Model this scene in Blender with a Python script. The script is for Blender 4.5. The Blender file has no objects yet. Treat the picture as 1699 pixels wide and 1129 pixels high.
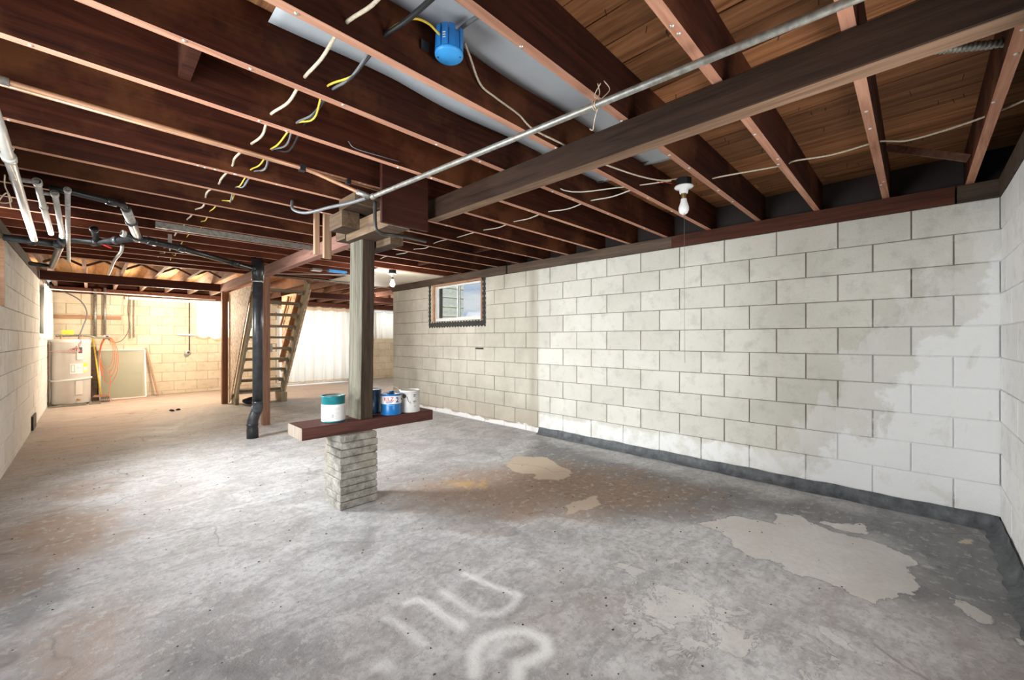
import bpy, math, random
import numpy as np
from mathutils import Vector, Matrix
random.seed(7); rng = np.random.default_rng(7)
S = bpy.context.scene; COL = S.collection
H = 1.206                      # camera height
F, CX, CY = 685.0, 849.5, 563.0
CA, SA = 0.7000, 0.7141        # cos / sin of the heading

# ---------------------------------------------------------------- camera, world, light, exposure
cam_d = bpy.data.cameras.new('camera'); cam = bpy.data.objects.new('camera', cam_d); COL.objects.link(cam)
cam.location = (0, 0, H); cam.rotation_euler = (math.pi/2, 0, -math.atan2(SA, CA))
cam_d.sensor_width = 36; cam_d.lens = 36*F/1699; cam_d.shift_y = -1.5/1699; cam_d.clip_start = .02; cam_d.clip_end = 2000
S.camera = cam
S.view_settings.view_transform = 'Standard'; S.view_settings.look = 'None'
S.view_settings.gamma = 1; S.view_settings.use_curve_mapping = False; S.view_settings.exposure = 1.2

W = bpy.data.worlds.new('sky'); S.world = W; W.use_nodes = True
nt = W.node_tree; nt.nodes.clear()
def wn(t): return nt.nodes.new(t)
tc = wn('ShaderNodeTexCoord'); sep = wn('ShaderNodeSeparateXYZ'); nt.links.new(tc.outputs['Generated'], sep.inputs[0])
r1 = wn('ShaderNodeValToRGB'); nt.links.new(sep.outputs['Z'], r1.inputs[0])
r1.color_ramp.elements[0].position = 0.0; r1.color_ramp.elements[0].color = (.62, .72, .85, 1)
r1.color_ramp.elements[1].position = .6; r1.color_ramp.elements[1].color = (.22, .38, .70, 1)
mp = wn('ShaderNodeMapping'); mp.inputs['Scale'].default_value = (1, 1, 3.2); nt.links.new(tc.outputs['Generated'], mp.inputs[0])
no = wn('ShaderNodeTexNoise'); no.inputs['Scale'].default_value = 7; no.inputs['Detail'].default_value = 7; nt.links.new(mp.outputs[0], no.inputs['Vector'])
r2 = wn('ShaderNodeValToRGB'); nt.links.new(no.outputs[0], r2.inputs[0]); r2.color_ramp.elements[0].position = .45; r2.color_ramp.elements[1].position = .6
mx = wn('ShaderNodeMix'); mx.data_type = 'RGBA'; nt.links.new(r2.outputs[0], mx.inputs[0]); nt.links.new(r1.outputs[0], mx.inputs[6]); mx.inputs[7].default_value = (.9, .92, .95, 1)
bg = wn('ShaderNodeBackground'); nt.links.new(mx.outputs[2], bg.inputs[0]); bg.inputs[1].default_value = .40
wo = wn('ShaderNodeOutputWorld'); nt.links.new(bg.outputs[0], wo.inputs[0])

def area(name, loc, direction, sx, sy, power, color=(1, 1, 1), spread=180):
    l = bpy.data.lights.new(name, 'AREA'); l.shape = 'RECTANGLE'; l.size = sx; l.size_y = sy; l.energy = power; l.color = color
    l.spread = math.radians(spread)
    o = bpy.data.objects.new(name, l); COL.objects.link(o); o.location = loc
    o.rotation_euler = Vector(direction).to_track_quat('-Z', 'Y').to_euler(); return o
# daylight through the openings of the basement, the left door an added one
area('daylight_left_window', (-.80, 5.2, 1.82), (1, -.60, -.70), .55, 1.1, 110, (.97, .98, 1), 112)
area('fill_left_door', (-.90, 2.0, 1.35), (1, .25, .22), 1.3, 2.0, 40, (.97, .98, 1), 130)  # added fill from a door out of view, made up for floor bounce
area('daylight_rear_left_window', (-.86, 10.2, 1.85), (1, -.2, -.6), .6, 1.5, 70, (1, .94, .84))
area('daylight_rear_window', (2.2, 12.1, 1.8), (0, -1, -.5), 1.0, .6, 26, (1, .84, .60))
area('daylight_patio_door', (4.3, 12.15, 1.15), (0, -1, -.1), 2.0, 2.0, 26, (1, .99, .97))
area('daylight_far_window', (6.35, 12.1, 1.8), (0, -1, -.5), 1.0, .6, 8, (1, .97, .93))
sl = bpy.data.lights.new('sun', 'SUN'); sl.energy = 1.1; sl.angle = .01; sl.color = (1, .95, .87); so_ = bpy.data.objects.new('sun', sl); COL.objects.link(so_)
so_.rotation_euler = Vector((.15, .55, -.82)).to_track_quat('-Z', 'Y').to_euler()
# added fill light behind the camera, in place of a bounced flash
area('near_fill', (1.6, -.30, 1.3), (-.1, 1, -.05), .9, .9, 10, (1, .98, .96))
def lamp(name, loc, power, color, r=.15):
    l = bpy.data.lights.new(name, 'POINT'); l.energy = power; l.color = color; l.shadow_soft_size = r
    o = bpy.data.objects.new(name, l); COL.objects.link(o); o.location = loc
lamp('rear_room_fill', (1.1, 10.2, 1.7), 72, (1, .88, .70))  # added warm fill to brighten the rear room, no fixture built
lamp('far_bulb_light', (3.0, 5.32, 1.87), 9, (1, .93, .84), .04)
lamp('stair_fill', (2.2, 8.9, 2.1), 7, (1, .74, .36), .1)  # warm point light with no fixture, stands for sun bounce at stair top
lamp('extension_fill', (4.6, 9.3, 1.9), 34, (1, .93, .84), .15)  # added fill to brighten the floor of the extension, no fixture there

# ---------------------------------------------------------------- pixel -> world on known planes
def ray(px, py):
    t = (px-CX)/F; return (SA+CA*t, CA-SA*t, (CY-py)/F)
def atZ(px, py, z): k = ray(px, py); d = (z-H)/k[2]; return Vector((k[0]*d, k[1]*d, z))
def atX(px, py, x): k = ray(px, py); d = x/k[0]; return Vector((x, k[1]*d, H+k[2]*d))
def atY(px, py, y): k = ray(px, py); d = y/k[1]; return Vector((k[0]*d, y, H+k[2]*d))

# ---------------------------------------------------------------- materials
def new_mat(name):
    m = bpy.data.materials.new(name); m.use_nodes = True; n = m.node_tree
    return m, n, n.nodes['Principled BSDF']
class G:
    """tiny node helper"""
    def __init__(s, n): s.n = n
    def node(s, t, **kw):
        x = s.n.nodes.new(t)
        for k, v in kw.items(): setattr(x, k, v)
        return x
    def link(s, a, b): s.n.links.new(a, b)
    def pos(s, scale=(1, 1, 1), obj=False):
        if obj: p = s.node('ShaderNodeTexCoord').outputs['Object']
        else: p = s.node('ShaderNodeNewGeometry').outputs['Position']
        m = s.node('ShaderNodeMapping'); m.inputs['Scale'].default_value = scale; s.link(p, m.inputs[0]); return m.outputs[0]
    def noise(s, v, scale, detail=5, rough=.55, dist=0):
        x = s.node('ShaderNodeTexNoise'); s.link(v, x.inputs['Vector']); x.inputs['Scale'].default_value = scale
        x.inputs['Detail'].default_value = detail; x.inputs['Roughness'].default_value = rough; x.inputs['Distortion'].default_value = dist
        return x.outputs[0]
    def voro(s, v, scale, feature='F1', out=0):
        x = s.node('ShaderNodeTexVoronoi', feature=feature); s.link(v, x.inputs['Vector']); x.inputs['Scale'].default_value = scale; return x.outputs[out]
    def ramp(s, v, *stops, interp='LINEAR'):
        x = s.node('ShaderNodeValToRGB'); s.link(v, x.inputs[0]); c = x.color_ramp; c.interpolation = interp
        while len(c.elements) < len(stops): c.elements.new(.5)
        for e, (p, col) in zip(c.elements, stops):
            e.position = p; e.color = (col, col, col, 1) if isinstance(col, (int, float)) else (*col, 1)
        return x.outputs[0]
    def math(s, op, a, b=None, clamp=False):
        x = s.node('ShaderNodeMath', operation=op, use_clamp=clamp)
        for i, v in enumerate((a, b)):
            if v is None: continue
            if isinstance(v, (int, float)): x.inputs[i].default_value = v
            else: s.link(v, x.inputs[i])
        return x.outputs[0]
    def mix(s, f, a, b, mode='MIX'):
        x = s.node('ShaderNodeMix', data_type='RGBA', blend_type=mode)
        for i, v in ((0, f), (6, a), (7, b)):
            if isinstance(v, (int, float)): x.inputs[i].default_value = v
            elif isinstance(v, tuple): x.inputs[i].default_value = (*v, 1)
            else: s.link(v, x.inputs[i])
        return x.outputs[2]
    def bump(s, h, dist, strength=1, prev=None):
        x = s.node('ShaderNodeBump'); s.link(h, x.inputs['Height']); x.inputs['Distance'].default_value = dist; x.inputs['Strength'].default_value = strength
        if prev is not None: s.link(prev, x.inputs['Normal'])
        return x.outputs[0]
    def attr(s, name): return s.node('ShaderNodeAttribute', attribute_name=name).outputs['Fac']
    def rnd(s): return s.node('ShaderNodeObjectInfo').outputs['Random']
    def axis(s):
        p = s.node('ShaderNodeNewGeometry').outputs['Position']; x = s.node('ShaderNodeSeparateXYZ'); s.link(p, x.inputs[0]); return x.outputs

def plain(name, c, rough=.5, metal=0, var=.12, scale=20, bump=0, trans=0, emit=None):
    m, n, b = new_mat(name); g = G(n)
    f = g.noise(g.pos(), scale, 4)
    col = g.ramp(f, (.3, tuple(max(0, v*(1-var)) for v in c)), (.7, tuple(min(1, v*(1+var)) for v in c)))
    g.link(col, b.inputs['Base Color']); b.inputs['Roughness'].default_value = rough; b.inputs['Metallic'].default_value = metal
    if bump: g.link(g.bump(g.noise(g.pos(), scale*5, 3), bump), b.inputs['Normal'])
    if trans: b.inputs['Transmission Weight'].default_value = trans
    return m
def wood(name, dark, light, axis='x', rough=.75, grain=1.0, rndvar=.35, knots=True, stain=None):
    m, n, b = new_mat(name); g = G(n)
    sc = {'x': (.5, 9, 9), 'y': (9, .5, 9), 'z': (9, 9, .5)}[axis]
    p = g.pos(sc)
    r = g.rnd(); add = g.node('ShaderNodeVectorMath', operation='ADD'); g.link(p, add.inputs[0])
    cmb = g.node('ShaderNodeCombineXYZ'); k = g.math('MULTIPLY', r, 37.0)
    for i in range(3): g.link(k, cmb.inputs[i])
    g.link(cmb.outputs[0], add.inputs[1]); v = add.outputs[0]
    f = g.noise(v, 2.2*grain, 8, .62, 1.2); fine = g.noise(v, 14*grain, 4, .6)
    mixf = g.math('ADD', g.math('MULTIPLY', f, .75), g.math('MULTIPLY', fine, .25))
    col = g.ramp(mixf, (.33, dark), (.66, light))
    if stain:
        w = g.noise(g.pos(), 1.7, 6, .6); col = g.mix(g.ramp(w, (.50, 0.), (.62, .8)), col, stain)
    if knots:
        kn = g.voro(g.pos(tuple({'x': (1.3, 5, 5), 'y': (5, 1.3, 5), 'z': (5, 5, 1.3)}[axis])), 1.0)
        col = g.mix(g.ramp(kn, (.0, .85), (.10, 0.)), col, tuple(x*.35 for x in dark))
    col = g.mix(1.0, col, g.ramp(r, (0., 1-rndvar), (1., 1.0)), 'MULTIPLY')
    g.link(col, b.inputs['Base Color']); b.inputs['Roughness'].default_value = rough; b.inputs['Specular IOR Level'].default_value = .2
    g.link(g.bump(mixf, .004, .6), b.inputs['Normal']); return m

M = {}
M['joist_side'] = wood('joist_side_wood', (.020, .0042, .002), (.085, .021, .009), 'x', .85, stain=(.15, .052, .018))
M['joist_side_lit'] = wood('lit_joist_side_wood', (.07, .017, .008), (.24, .065, .030), 'x', .8)  # lighter, redder copy of the joist sides; window light put into the colour
M['joist_edge'] = wood('joist_edge_wood', (.40, .165, .10), (.74, .40, .265), 'x', .7, knots=False)  # paler bare wood undersides, with some floor bounce put into the colour
M['plank'] = wood('subfloor_wood', (.22, .08, .032), (.68, .31, .135), 'y', .75, rndvar=.55)
M['rear_plank'] = wood('rear_subfloor_wood', (.40, .20, .08), (.70, .42, .20), 'y', .75)
M['beam_side'] = wood('dark_beam_wood', (.020, .010, .007), (.070, .038, .024), 'y', .7)
M['beam_edge'] = wood('beam_underside_wood', (.13, .075, .045), (.34, .21, .135), 'y', .75)
M['far_beam'] = wood('far_beam_wood', (.28, .13, .10), (.50, .27, .21), 'y', .75)
M['header'] = wood('header_wood', (.055, .018, .014), (.11, .038, .03), 'x', .7)
M['plate_red'] = wood('red_plate_wood', (.06, .018, .010), (.15, .05, .028), 'y', .7)
M['plate_grey'] = wood('grey_plate_wood', (.05, .035, .025), (.16, .11, .08), 'y', .75)
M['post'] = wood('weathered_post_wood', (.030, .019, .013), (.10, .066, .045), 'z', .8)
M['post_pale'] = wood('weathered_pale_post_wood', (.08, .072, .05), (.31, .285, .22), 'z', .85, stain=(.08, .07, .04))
M['shelf_side'] = wood('red_timber_wood', (.045, .016, .013), (.12, .045, .035), 'x', .65)
M['shelf_end'] = wood('end_grain_wood', (.16, .12, .095), (.45, .36, .29), 'z', .8)
M['crib'] = wood('cribbing_wood', (.07, .04, .022), (.27, .18, .11), 'y', .8, stain=(.07, .045, .03))
M['crib_dark'] = wood('dark_cribbing_wood', (.03, .018, .012), (.12, .07, .045), 'x', .8)
M['panel_red'] = wood('dark_red_board', (.055, .014, .008), (.10, .028, .016), 'x', .6, knots=False)
M['pine'] = wood('pine_wood', (.42, .24, .14), (.70, .46, .30), 'z', .7)
M['pine_x'] = wood('pine_board_wood', (.42, .22, .12), (.66, .40, .25), 'x', .7)
M['stud'] = wood('brown_stud_wood', (.20, .09, .055), (.42, .23, .15), 'z', .7)
M['stair'] = wood('stair_wood', (.36, .31, .22), (.62, .55, .41), 'z', .7, knots=False)
M['tread'] = wood('tread_wood', (.22, .17, .11), (.42, .35, .25), 'x', .7, knots=False)
M['bridging'] = wood('bridging_wood', (.12, .05, .03), (.28, .14, .09), 'x', .7, knots=False)
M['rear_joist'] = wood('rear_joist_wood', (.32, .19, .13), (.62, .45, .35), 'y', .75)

def block_mat(name, base, grey, white, mode, mortar=False):
    m, n, b = new_mat(name); g = G(n); p = g.pos()
    ax = g.axis(); X, Y, Z = ax[0], ax[1], ax[2]
    n1 = g.noise(p, 2.0, 6, .6); n2 = g.noise(p, 9, 6, .65); n3 = g.noise(p, 160, 3, .6)
    col = g.ramp(n1, (.32, grey), (.62, base))
    if not mortar:
        r = g.rnd(); col = g.mix(1.0, col, g.ramp(r, (0., (.87, .87, .855)), (.5, (.95, .95, .945)), (1., (1., 1., 1.))), 'MULTIPLY')
        col = g.mix(g.ramp(n2, (.52, 0.), (.70, .42)), col, tuple(v*.62 for v in grey))
        pores = g.ramp(n3, (.30, 1.), (.40, 0.)); col = g.mix(g.math('MULTIPLY', pores, .35), col, tuple(v*.4 for v in grey))
    rough_edge = g.math('MULTIPLY', g.math('SUBTRACT', g.noise(p, 3.2, 5, .6), .5), 1.1)
    if mode == 'right':
        # brushed-on white paint near the corner and along the lowest course
        a = g.math('ADD', g.math('MULTIPLY', Y, -1.0), g.math('MULTIPLY', Z, -.62))     # higher near the corner & floor
        a = g.math('ADD', a, rough_edge)
        band = g.ramp(a, (0.0, 0.), (1.0, 1.)); 
        mask = g.ramp(g.math('ADD', g.math('MULTIPLY', a, .5), .5), (.14, 0.), (.19, 1.))
        low = g.ramp(g.math('ADD', Z, g.math('MULTIPLY', rough_edge, .22)), (.235, 1.), (.265, 0.))
        low = g.math('MULTIPLY', low, g.ramp(n2, (.38, .25), (.56, 1.)))
        low = g.math('MULTIPLY', low, g.ramp(g.math('MULTIPLY', Y, .1), (.347, 1.), (.348, 0.)))
        wash = g.ramp(g.math('ADD', g.math('ADD', g.math('MULTIPLY', a, .5), .5), g.math('MULTIPLY', g.math('SUBTRACT', g.noise(g.pos((1, 1.2, .5)), 5, 5, .6), .5), .7)), (-.05, 0.), (.05, .35))
        holes = g.ramp(g.noise(g.pos((1, 1, .6)), 4.5, 6, .65, .5), (.58, 0.), (.66, .55)); mask = g.math('SUBTRACT', mask, g.math('MULTIPLY', mask, holes))
        mask = g.math('MAXIMUM', mask, wash)
        mask = g.math('MAXIMUM', mask, g.math('MULTIPLY', low, .85))
        if mortar: col = g.mix(mask, col, white)
        else: col = g.mix(g.math('MULTIPLY', mask, .85), col, white)
        unp = g.ramp(g.math('MULTIPLY', Y, .1), (.3465, 0.), (.3475, 1.))                # bare blocks beyond the paint edge
        dirty = g.mix(g.ramp(n1, (.35, 0.), (.65, 1.)), (.42, .385, .31), (.60, .56, .47))
        col = g.mix(g.math('MULTIPLY', unp, .0 if mortar else .75), col, dirty)
        foot = g.math('MULTIPLY', unp, g.ramp(g.math('ADD', Z, g.math('MULTIPLY', rough_edge, .3)), (.05, 1.), (.42, 0.)))
        col = g.mix(g.math('MULTIPLY', foot, .45), col, (.33, .24, .15))
        scale = g.math('MULTIPLY', unp, g.ramp(g.math('ADD', Z, g.math('MULTIPLY', rough_edge, .16)), (.055, 1.), (.07, 0.)))
        col = g.mix(scale, col, (.80, .78, .76))
        tide = g.math('MULTIPLY', g.ramp(g.math('ABSOLUTE', g.math('SUBTRACT', Y, 3.56)), (.01, 1.), (.09, 0.)), g.ramp(n1, (.35, 0.), (.65, .55)))
        tide = g.math('MULTIPLY', tide, unp)
        col = g.mix(tide, col, (.20, .16, .11))
    elif mode == 'left':
        mask = g.ramp(g.math('ADD', Z, rough_edge), (.55, 1.), (.95, 0.))
        col = g.mix(g.math('MULTIPLY', mask, .55), col, white)
    g.link(col, b.inputs['Base Color']); b.inputs['Roughness'].default_value = .85
    bb = g.bump(n3, .0035, .8); bb = g.bump(n2, .006, .5, bb); g.link(bb, b.inputs['Normal'])
    return m
M['blk_right'] = block_mat('painted_block', (.71, .69, .62), (.63, .61, .54), (.86, .86, .86), 'right')
M['mor_right'] = block_mat('painted_mortar', (.22, .19, .15), (.13, .115, .09), (.80, .80, .80), 'right', True)
M['blk_left'] = block_mat('left_block', (.84, .82, .77), (.72, .69, .63), (.88, .87, .84), 'left')
M['mor_left'] = block_mat('left_mortar', (.20, .17, .13), (.10, .09, .07), (.3, .28, .25), 'none', True)
M['blk_back'] = block_mat('rear_block', (.77, .67, .52), (.68, .57, .42), (.8, .7, .6), 'none')
M['mor_back'] = block_mat('rear_mortar', (.45, .33, .22), (.34, .25, .17), (.3, .28, .25), 'none', True)
M['blk_front'] = block_mat('white_block', (.86, .86, .86), (.78, .78, .79), (.86, .86, .86), 'none')
M['mor_front'] = block_mat('white_mortar', (.74, .74, .74), (.66, .66, .66), (.8, .8, .8), 'none', True)

def floor_mat():
    m, n, b = new_mat('stained_concrete'); g = G(n); p = g.pos()
    big = g.noise(p, .9, 5, .6, .6); mid = g.noise(p, 3.5, 7, .62, .8); fine = g.noise(p, 26, 6, .7); grit = g.noise(p, 150, 3, .6)
    sp = g.pos((1.0, 4.0, 1)); rot = g.node('ShaderNodeMapping'); rot.inputs['Rotation'].default_value = (0, 0, .5); g.link(sp, rot.inputs[0])
    streak = g.noise(rot.outputs[0], 2.6, 7, .68, 1.0)
    col = g.ramp(mid, (.30, (.30, .292, .29)), (.5, (.46, .452, .452)), (.68, (.59, .585, .585)))
    col = g.mix(g.ramp(streak, (.48, 0.), (.68, .6)), col, (.25, .24, .235))
    col = g.mix(g.ramp(fine, (.47, 0.), (.66, .7)), col, (.26, .25, .245))
    scf = g.noise(g.pos((1.0, 1.0, 1)), 11, 10, .78, 1.5); col = g.mix(g.ramp(scf, (.55, 0.), (.60, .45)), col, (.60, .59, .58))
    wb = g.noise(p, .7, 4, .6); col = g.mix(g.ramp(wb, (.5, 0.), (.66, .4)), col, (.34, .28, .235))
    def mask(name, amp, lo, hi, nz=None, sc=7, det=7):
        nz = g.noise(p, sc, det, .65, .7)
        return g.ramp(g.math('ADD', g.attr(name), g.math('MULTIPLY', g.math('SUBTRACT', nz, .5), amp)), (lo, 0.), (hi, 1.))
    dk = mask('dark', 1.0, .35, .75, sc=3.0)
    col = g.mix(g.math('MULTIPLY', dk, .82), col, g.ramp(streak, (.3, (.075, .075, .08)), (.7, (.20, .195, .195))))
    br = mask('brown', 1.2, .3, .9, sc=3.4)
    col = g.mix(g.math('MULTIPLY', br, .78), col, g.ramp(fine, (.3, (.19, .105, .06)), (.7, (.40, .26, .165))))
    # ragged peeling paint skin: light flakes
    pn = g.noise(p, 6, 10, .72, .5)
    fl = g.ramp(g.math('ADD', g.attr('flake'), g.math('MULTIPLY', g.math('SUBTRACT', pn, .5), 2.6)), (.70, 0.), (.73, 1.))
    fn = g.noise(p, 17, 8, .7, .2); f2 = g.ramp(g.math('ADD', g.math('MULTIPLY', g.attr('flake'), .10), fn), (.575, 0.), (.59, 1.))
    f3 = g.ramp(g.math('ADD', g.math('MULTIPLY', g.attr('flake'), .05), g.noise(p, 12, 8, .7, 1.0)), (.60, 0.), (.62, 1.))
    col = g.mix(g.math('MULTIPLY', f3, .45), col, (.24, .24, .25)); col = g.mix(g.math('MULTIPLY', f2, .34), col, (.60, .59, .57))
    col = g.mix(g.math('MULTIPLY', fl, .7), col, g.ramp(mid, (.3, (.50, .48, .445)), (.7, (.62, .60, .565))))
    pe = mask('peel', .9, .49, .53, sc=8, det=10)
    col = g.mix(pe, col, g.mix(g.ramp(fine, (.4, 0.), (.7, .3)), g.ramp(mid, (.3, (.53, .505, .47)), (.7, (.64, .625, .60))), (.45, .41, .37)))
    ed = mask('peel', .9, .44, .50, sc=8, det=10); edge = g.math('SUBTRACT', ed, pe, True)
    col = g.mix(g.math('MULTIPLY', edge, .6), col, (.13, .13, .13))
    tn = mask('tan', 1.1, .48, .54, sc=7, det=10)
    col = g.mix(g.math('MULTIPLY', tn, .85), col, (.56, .45, .33))
    og = mask('orange', 1.4, .5, .8, sc=9, det=8)
    col = g.mix(g.math('MULTIPLY', og, .6), col, (.55, .33, .12))
    wm = mask('warm', .5, .3, .8, sc=2.0)  # warm light of the rear room put into the floor colour
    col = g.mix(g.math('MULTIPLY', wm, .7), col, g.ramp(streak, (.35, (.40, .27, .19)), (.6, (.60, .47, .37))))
    # white sprayed lettering left on the slab
    sn = g.noise(p, 90, 3, .7)
    spr = g.ramp(g.math('ADD', g.attr('spray'), g.math('MULTIPLY', g.math('SUBTRACT', sn, .5), .5)), (.18, 0.), (.95, .9))
    col = g.mix(spr, col, (.80, .80, .79))
    # hairline cracks
    dn = g.noise(p, 1.4, 4, .6, 1.0); cv = g.node('ShaderNodeVectorMath', operation='SCALE'); 
    cr = g.node('ShaderNodeTexNoise'); g.link(p, cr.inputs['Vector']); cr.inputs['Scale'].default_value = .55; cr.inputs['Detail'].default_value = 4; cr.inputs['Roughness'].default_value = .5
    ck = g.ramp(g.math('ABSOLUTE', g.math('SUBTRACT', cr.outputs[0], .5)), (.0, 1.), (.0007, 0.))
    ck = g.math('MULTIPLY', ck, g.ramp(big, (.45, 0.), (.55, 1.)))
    col = g.mix(g.math('MULTIPLY', ck, .5), col, (.12, .11, .10))
    col = g.mix(g.ramp(grit, (.66, 0.), (.74, .55)), col, (.15, .14, .13))
    g.link(col, b.inputs['Base Color'])
    g.link(g.ramp(mid, (.3, .5), (.7, .75)), b.inputs['Roughness'])
    bb = g.bump(fine, .006, .7); bb = g.bump(grit, .002, .6, bb); bb = g.bump(g.math('ADD', fl, pe), .0015, 1, bb); g.link(bb, b.inputs['Normal'])
    return m
M['floor'] = floor_mat()
def tar():
    m, n, b = new_mat('tar_coating'); g = G(n); p = g.pos()
    f = g.noise(p, 12, 6, .65)
    g.link(g.ramp(f, (.35, (.045, .05, .055)), (.6, (.11, .118, .125)), (.8, (.2, .2, .2))), b.inputs['Base Color']); b.inputs['Roughness'].default_value = .55
    g.link(g.bump(f, .02, .8), b.inputs['Normal']); return m
M['tar'] = tar()
def paver():
    m, n, b = new_mat('old_concrete_paver'); g = G(n); p = g.pos()
    f = g.noise(p, 14, 7, .7); q = g.noise(p, 70, 4, .7); w = g.noise(p, 3, 4)
    col = g.ramp(f, (.32, (.13, .115, .09)), (.5, (.28, .26, .225)), (.7, (.42, .40, .36)))
    col = g.mix(g.ramp(q, (.55, 0.), (.7, .6)), col, (.14, .125, .10)); col = g.mix(g.ramp(w, (.5, 0.), (.6, .3)), col, (.34, .29, .19))
    g.link(col, b.inputs['Base Color']); b.inputs['Roughness'].default_value = .9
    g.link(g.bump(f, .006, 1, g.bump(q, .003, 1)), b.inputs['Normal']); return m
M['paver'] = paver()
def osb():
    m, n, b = new_mat('strand_board'); g = G(n)
    v = g.pos((1, 1, 1)); x = g.node('ShaderNodeTexVoronoi'); g.link(v, x.inputs['Vector']); x.inputs['Scale'].default_value = 26
    f = g.noise(g.pos((3, 3, 1)), 20, 4, .6)
    s = g.node('ShaderNodeSeparateColor'); g.link(x.outputs['Color'], s.inputs[0])
    k = g.math('ADD', g.math('MULTIPLY', s.outputs[0], .6), g.math('MULTIPLY', f, .4))
    g.link(g.ramp(k, (.15, (.36, .22, .13)), (.45, (.56, .41, .29)), (.8, (.72, .62, .50))), b.inputs['Base Color'])
    b.inputs['Roughness'].default_value = .75; return m
M['osb'] = osb()
def galv(name='galvanised_steel', c=(.42, .41, .37), metal=.6):
    m, n, b = new_mat(name); g = G(n); p = g.pos(); f = g.noise(p, 35, 5, .65); w = g.noise(p, 7, 4)
    col = g.ramp(f, (.35, tuple(v*.55 for v in c)), (.65, c)); col = g.mix(g.ramp(w, (.55, 0.), (.7, .4)), col, (.28, .20, .12))
    g.link(col, b.inputs['Base Color']); b.inputs['Metallic'].default_value = metal; b.inputs['Roughness'].default_value = .45; return m
M['galv'] = galv(); M['galv_pale'] = galv('painted_grey_pipe', (.60, .57, .53), .15)
M['abs'] = plain('black_plastic_pipe', (.022, .023, .025), .28)
M['abs_wear'] = plain('scuffed_black_pipe', (.042, .045, .050), .3, 0, .45, 12)
M['copper'] = plain('copper_pipe', (.62, .34, .20), .38, .45, .25, 9)
M['pvc'] = plain('pale_plastic_pipe', (.60, .58, .53), .4, 0, .15, 9)
M['blue'] = plain('blue_plastic', (.02, .22, .62), .35)
M['blue_lid'] = plain('light_blue_plastic', (.05, .36, .82), .4)
M['black'] = plain('black_rubber', (.015, .015, .016), .45)
M['grey_cable'] = plain('grey_cable', (.16, .165, .17), .45)
M['yellow'] = plain('yellow_jacket', (.78, .55, .06), .45)
M['cream'] = plain('cream_cloth_cable', (.66, .56, .42), .8, 0, .2, 120, .002)
M['white_cable'] = plain('white_cable', (.78, .72, .62), .55)
M['porcelain'] = plain('white_porcelain', (.85, .85, .83), .2, 0, .03)
M['brass'] = plain('brass', (.65, .45, .15), .3, .8)
M['red'] = plain('red_plastic', (.50, .02, .02), .4)
M['orange'] = plain('orange_cord', (.80, .20, .07), .5)
M['white'] = plain('white_paint', (.80, .79, .76), .5, 0, .06, 8)
M['alu'] = plain('white_aluminium', (.74, .74, .73), .4, 0, .05)
M['heater'] = plain('beige_enamel', (.70, .67, .63), .35, 0, .04, 5)
M['heater_dark'] = plain('beige_enamel_trim', (.66, .62, .57), .4, 0, .05, 5)
M['dark_metal'] = plain('dark_metal', (.06, .055, .05), .4, .5)
M['steel'] = plain('bright_steel', (.6, .6, .58), .3, .8)
M['teal'] = plain('teal_can', (.01, .17, .19), .35, 0, .2, 30)
M['can_blue'] = plain('blue_can', (.01, .15, .42), .3, 0, .1, 30)
M['can_navy'] = plain('navy_can', (.008, .045, .10), .35, 0, .2, 30)
M['can_white'] = plain('off_white_can', (.62, .60, .56), .4, 0, .06, 12)
M['label_white'] = plain('label_paper', (.80, .79, .77), .6, 0, .03)
M['ink'] = plain('dark_ink', (.05, .05, .055), .6)
M['ink_grey'] = plain('grey_ink', (.45, .45, .45), .6)
M['ink_red'] = plain('red_ink', (.62, .015, .02), .5)
M['ink_blue'] = plain('blue_ink', (.01, .04, .22), .5)
M['label_yellow'] = plain('yellow_label', (.85, .75, .05), .5)
M['paint_lid'] = plain('lid_metal', (.45, .44, .42), .35, .7)
M['bristle'] = plain('dark_bristles', (.05, .03, .025), .9, 0, .4, 80)
M['foam'] = plain('black_sealant', (.06, .058, .05), .9, 0, .5, 70, .01)
M['twine'] = plain('twine', (.62, .50, .36), .9, 0, .25, 90)
M['screw'] = plain('screw_heads', (.72, .68, .62), .3, .6)
M['nail'] = plain('rusty_nails', (.03, .02, .018), .7)
M['debris'] = plain('dark_debris', (.05, .04, .035), .9, 0, .4, 60)
M['siding'] = plain('white_siding', (.84, .83, .78), .6)
M['grass'] = plain('grass', (.12, .2, .05), .9)
M['hill'] = plain('wooded_hill', (.06, .10, .12), .9, 0, .4, .05)
M['roofing'] = plain('roofing', (.2, .2, .2), .9)
def sheet():
    m, n, b = new_mat('white_metal_sheet'); g = G(n); p = g.pos()
    f = g.noise(p, 2.5, 5, .5); sc = g.noise(g.pos((30, 4, 1)), 5, 3)
    col = g.ramp(f, (.3, (.50, .54, .58)), (.7, (.64, .67, .70))); col = g.mix(g.ramp(sc, (.66, 0.), (.72, .35)), col, (.25, .25, .25))
    g.link(col, b.inputs['Base Color']); b.inputs['Roughness'].default_value = .35; return m
M['sheet'] = sheet()
M['ceiling_panel'] = plain('cream_panel', (.74, .68, .58), .6, 0, .05, 3)
def glass():
    m, n, b = new_mat('window_glass'); n.nodes.remove(b)
    tr = n.nodes.new('ShaderNodeBsdfTransparent'); gl = n.nodes.new('ShaderNodeBsdfGlossy'); gl.inputs['Roughness'].default_value = .02
    tr.inputs[0].default_value = (.95, .97, .97, 1); mxs = n.nodes.new('ShaderNodeMixShader'); mxs.inputs[0].default_value = .06
    n.links.new(tr.outputs[0], mxs.inputs[1]); n.links.new(gl.outputs[0], mxs.inputs[2]); n.links.new(mxs.outputs[0], n.nodes['Material Output'].inputs[0]); return m
M['glass'] = glass()
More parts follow.
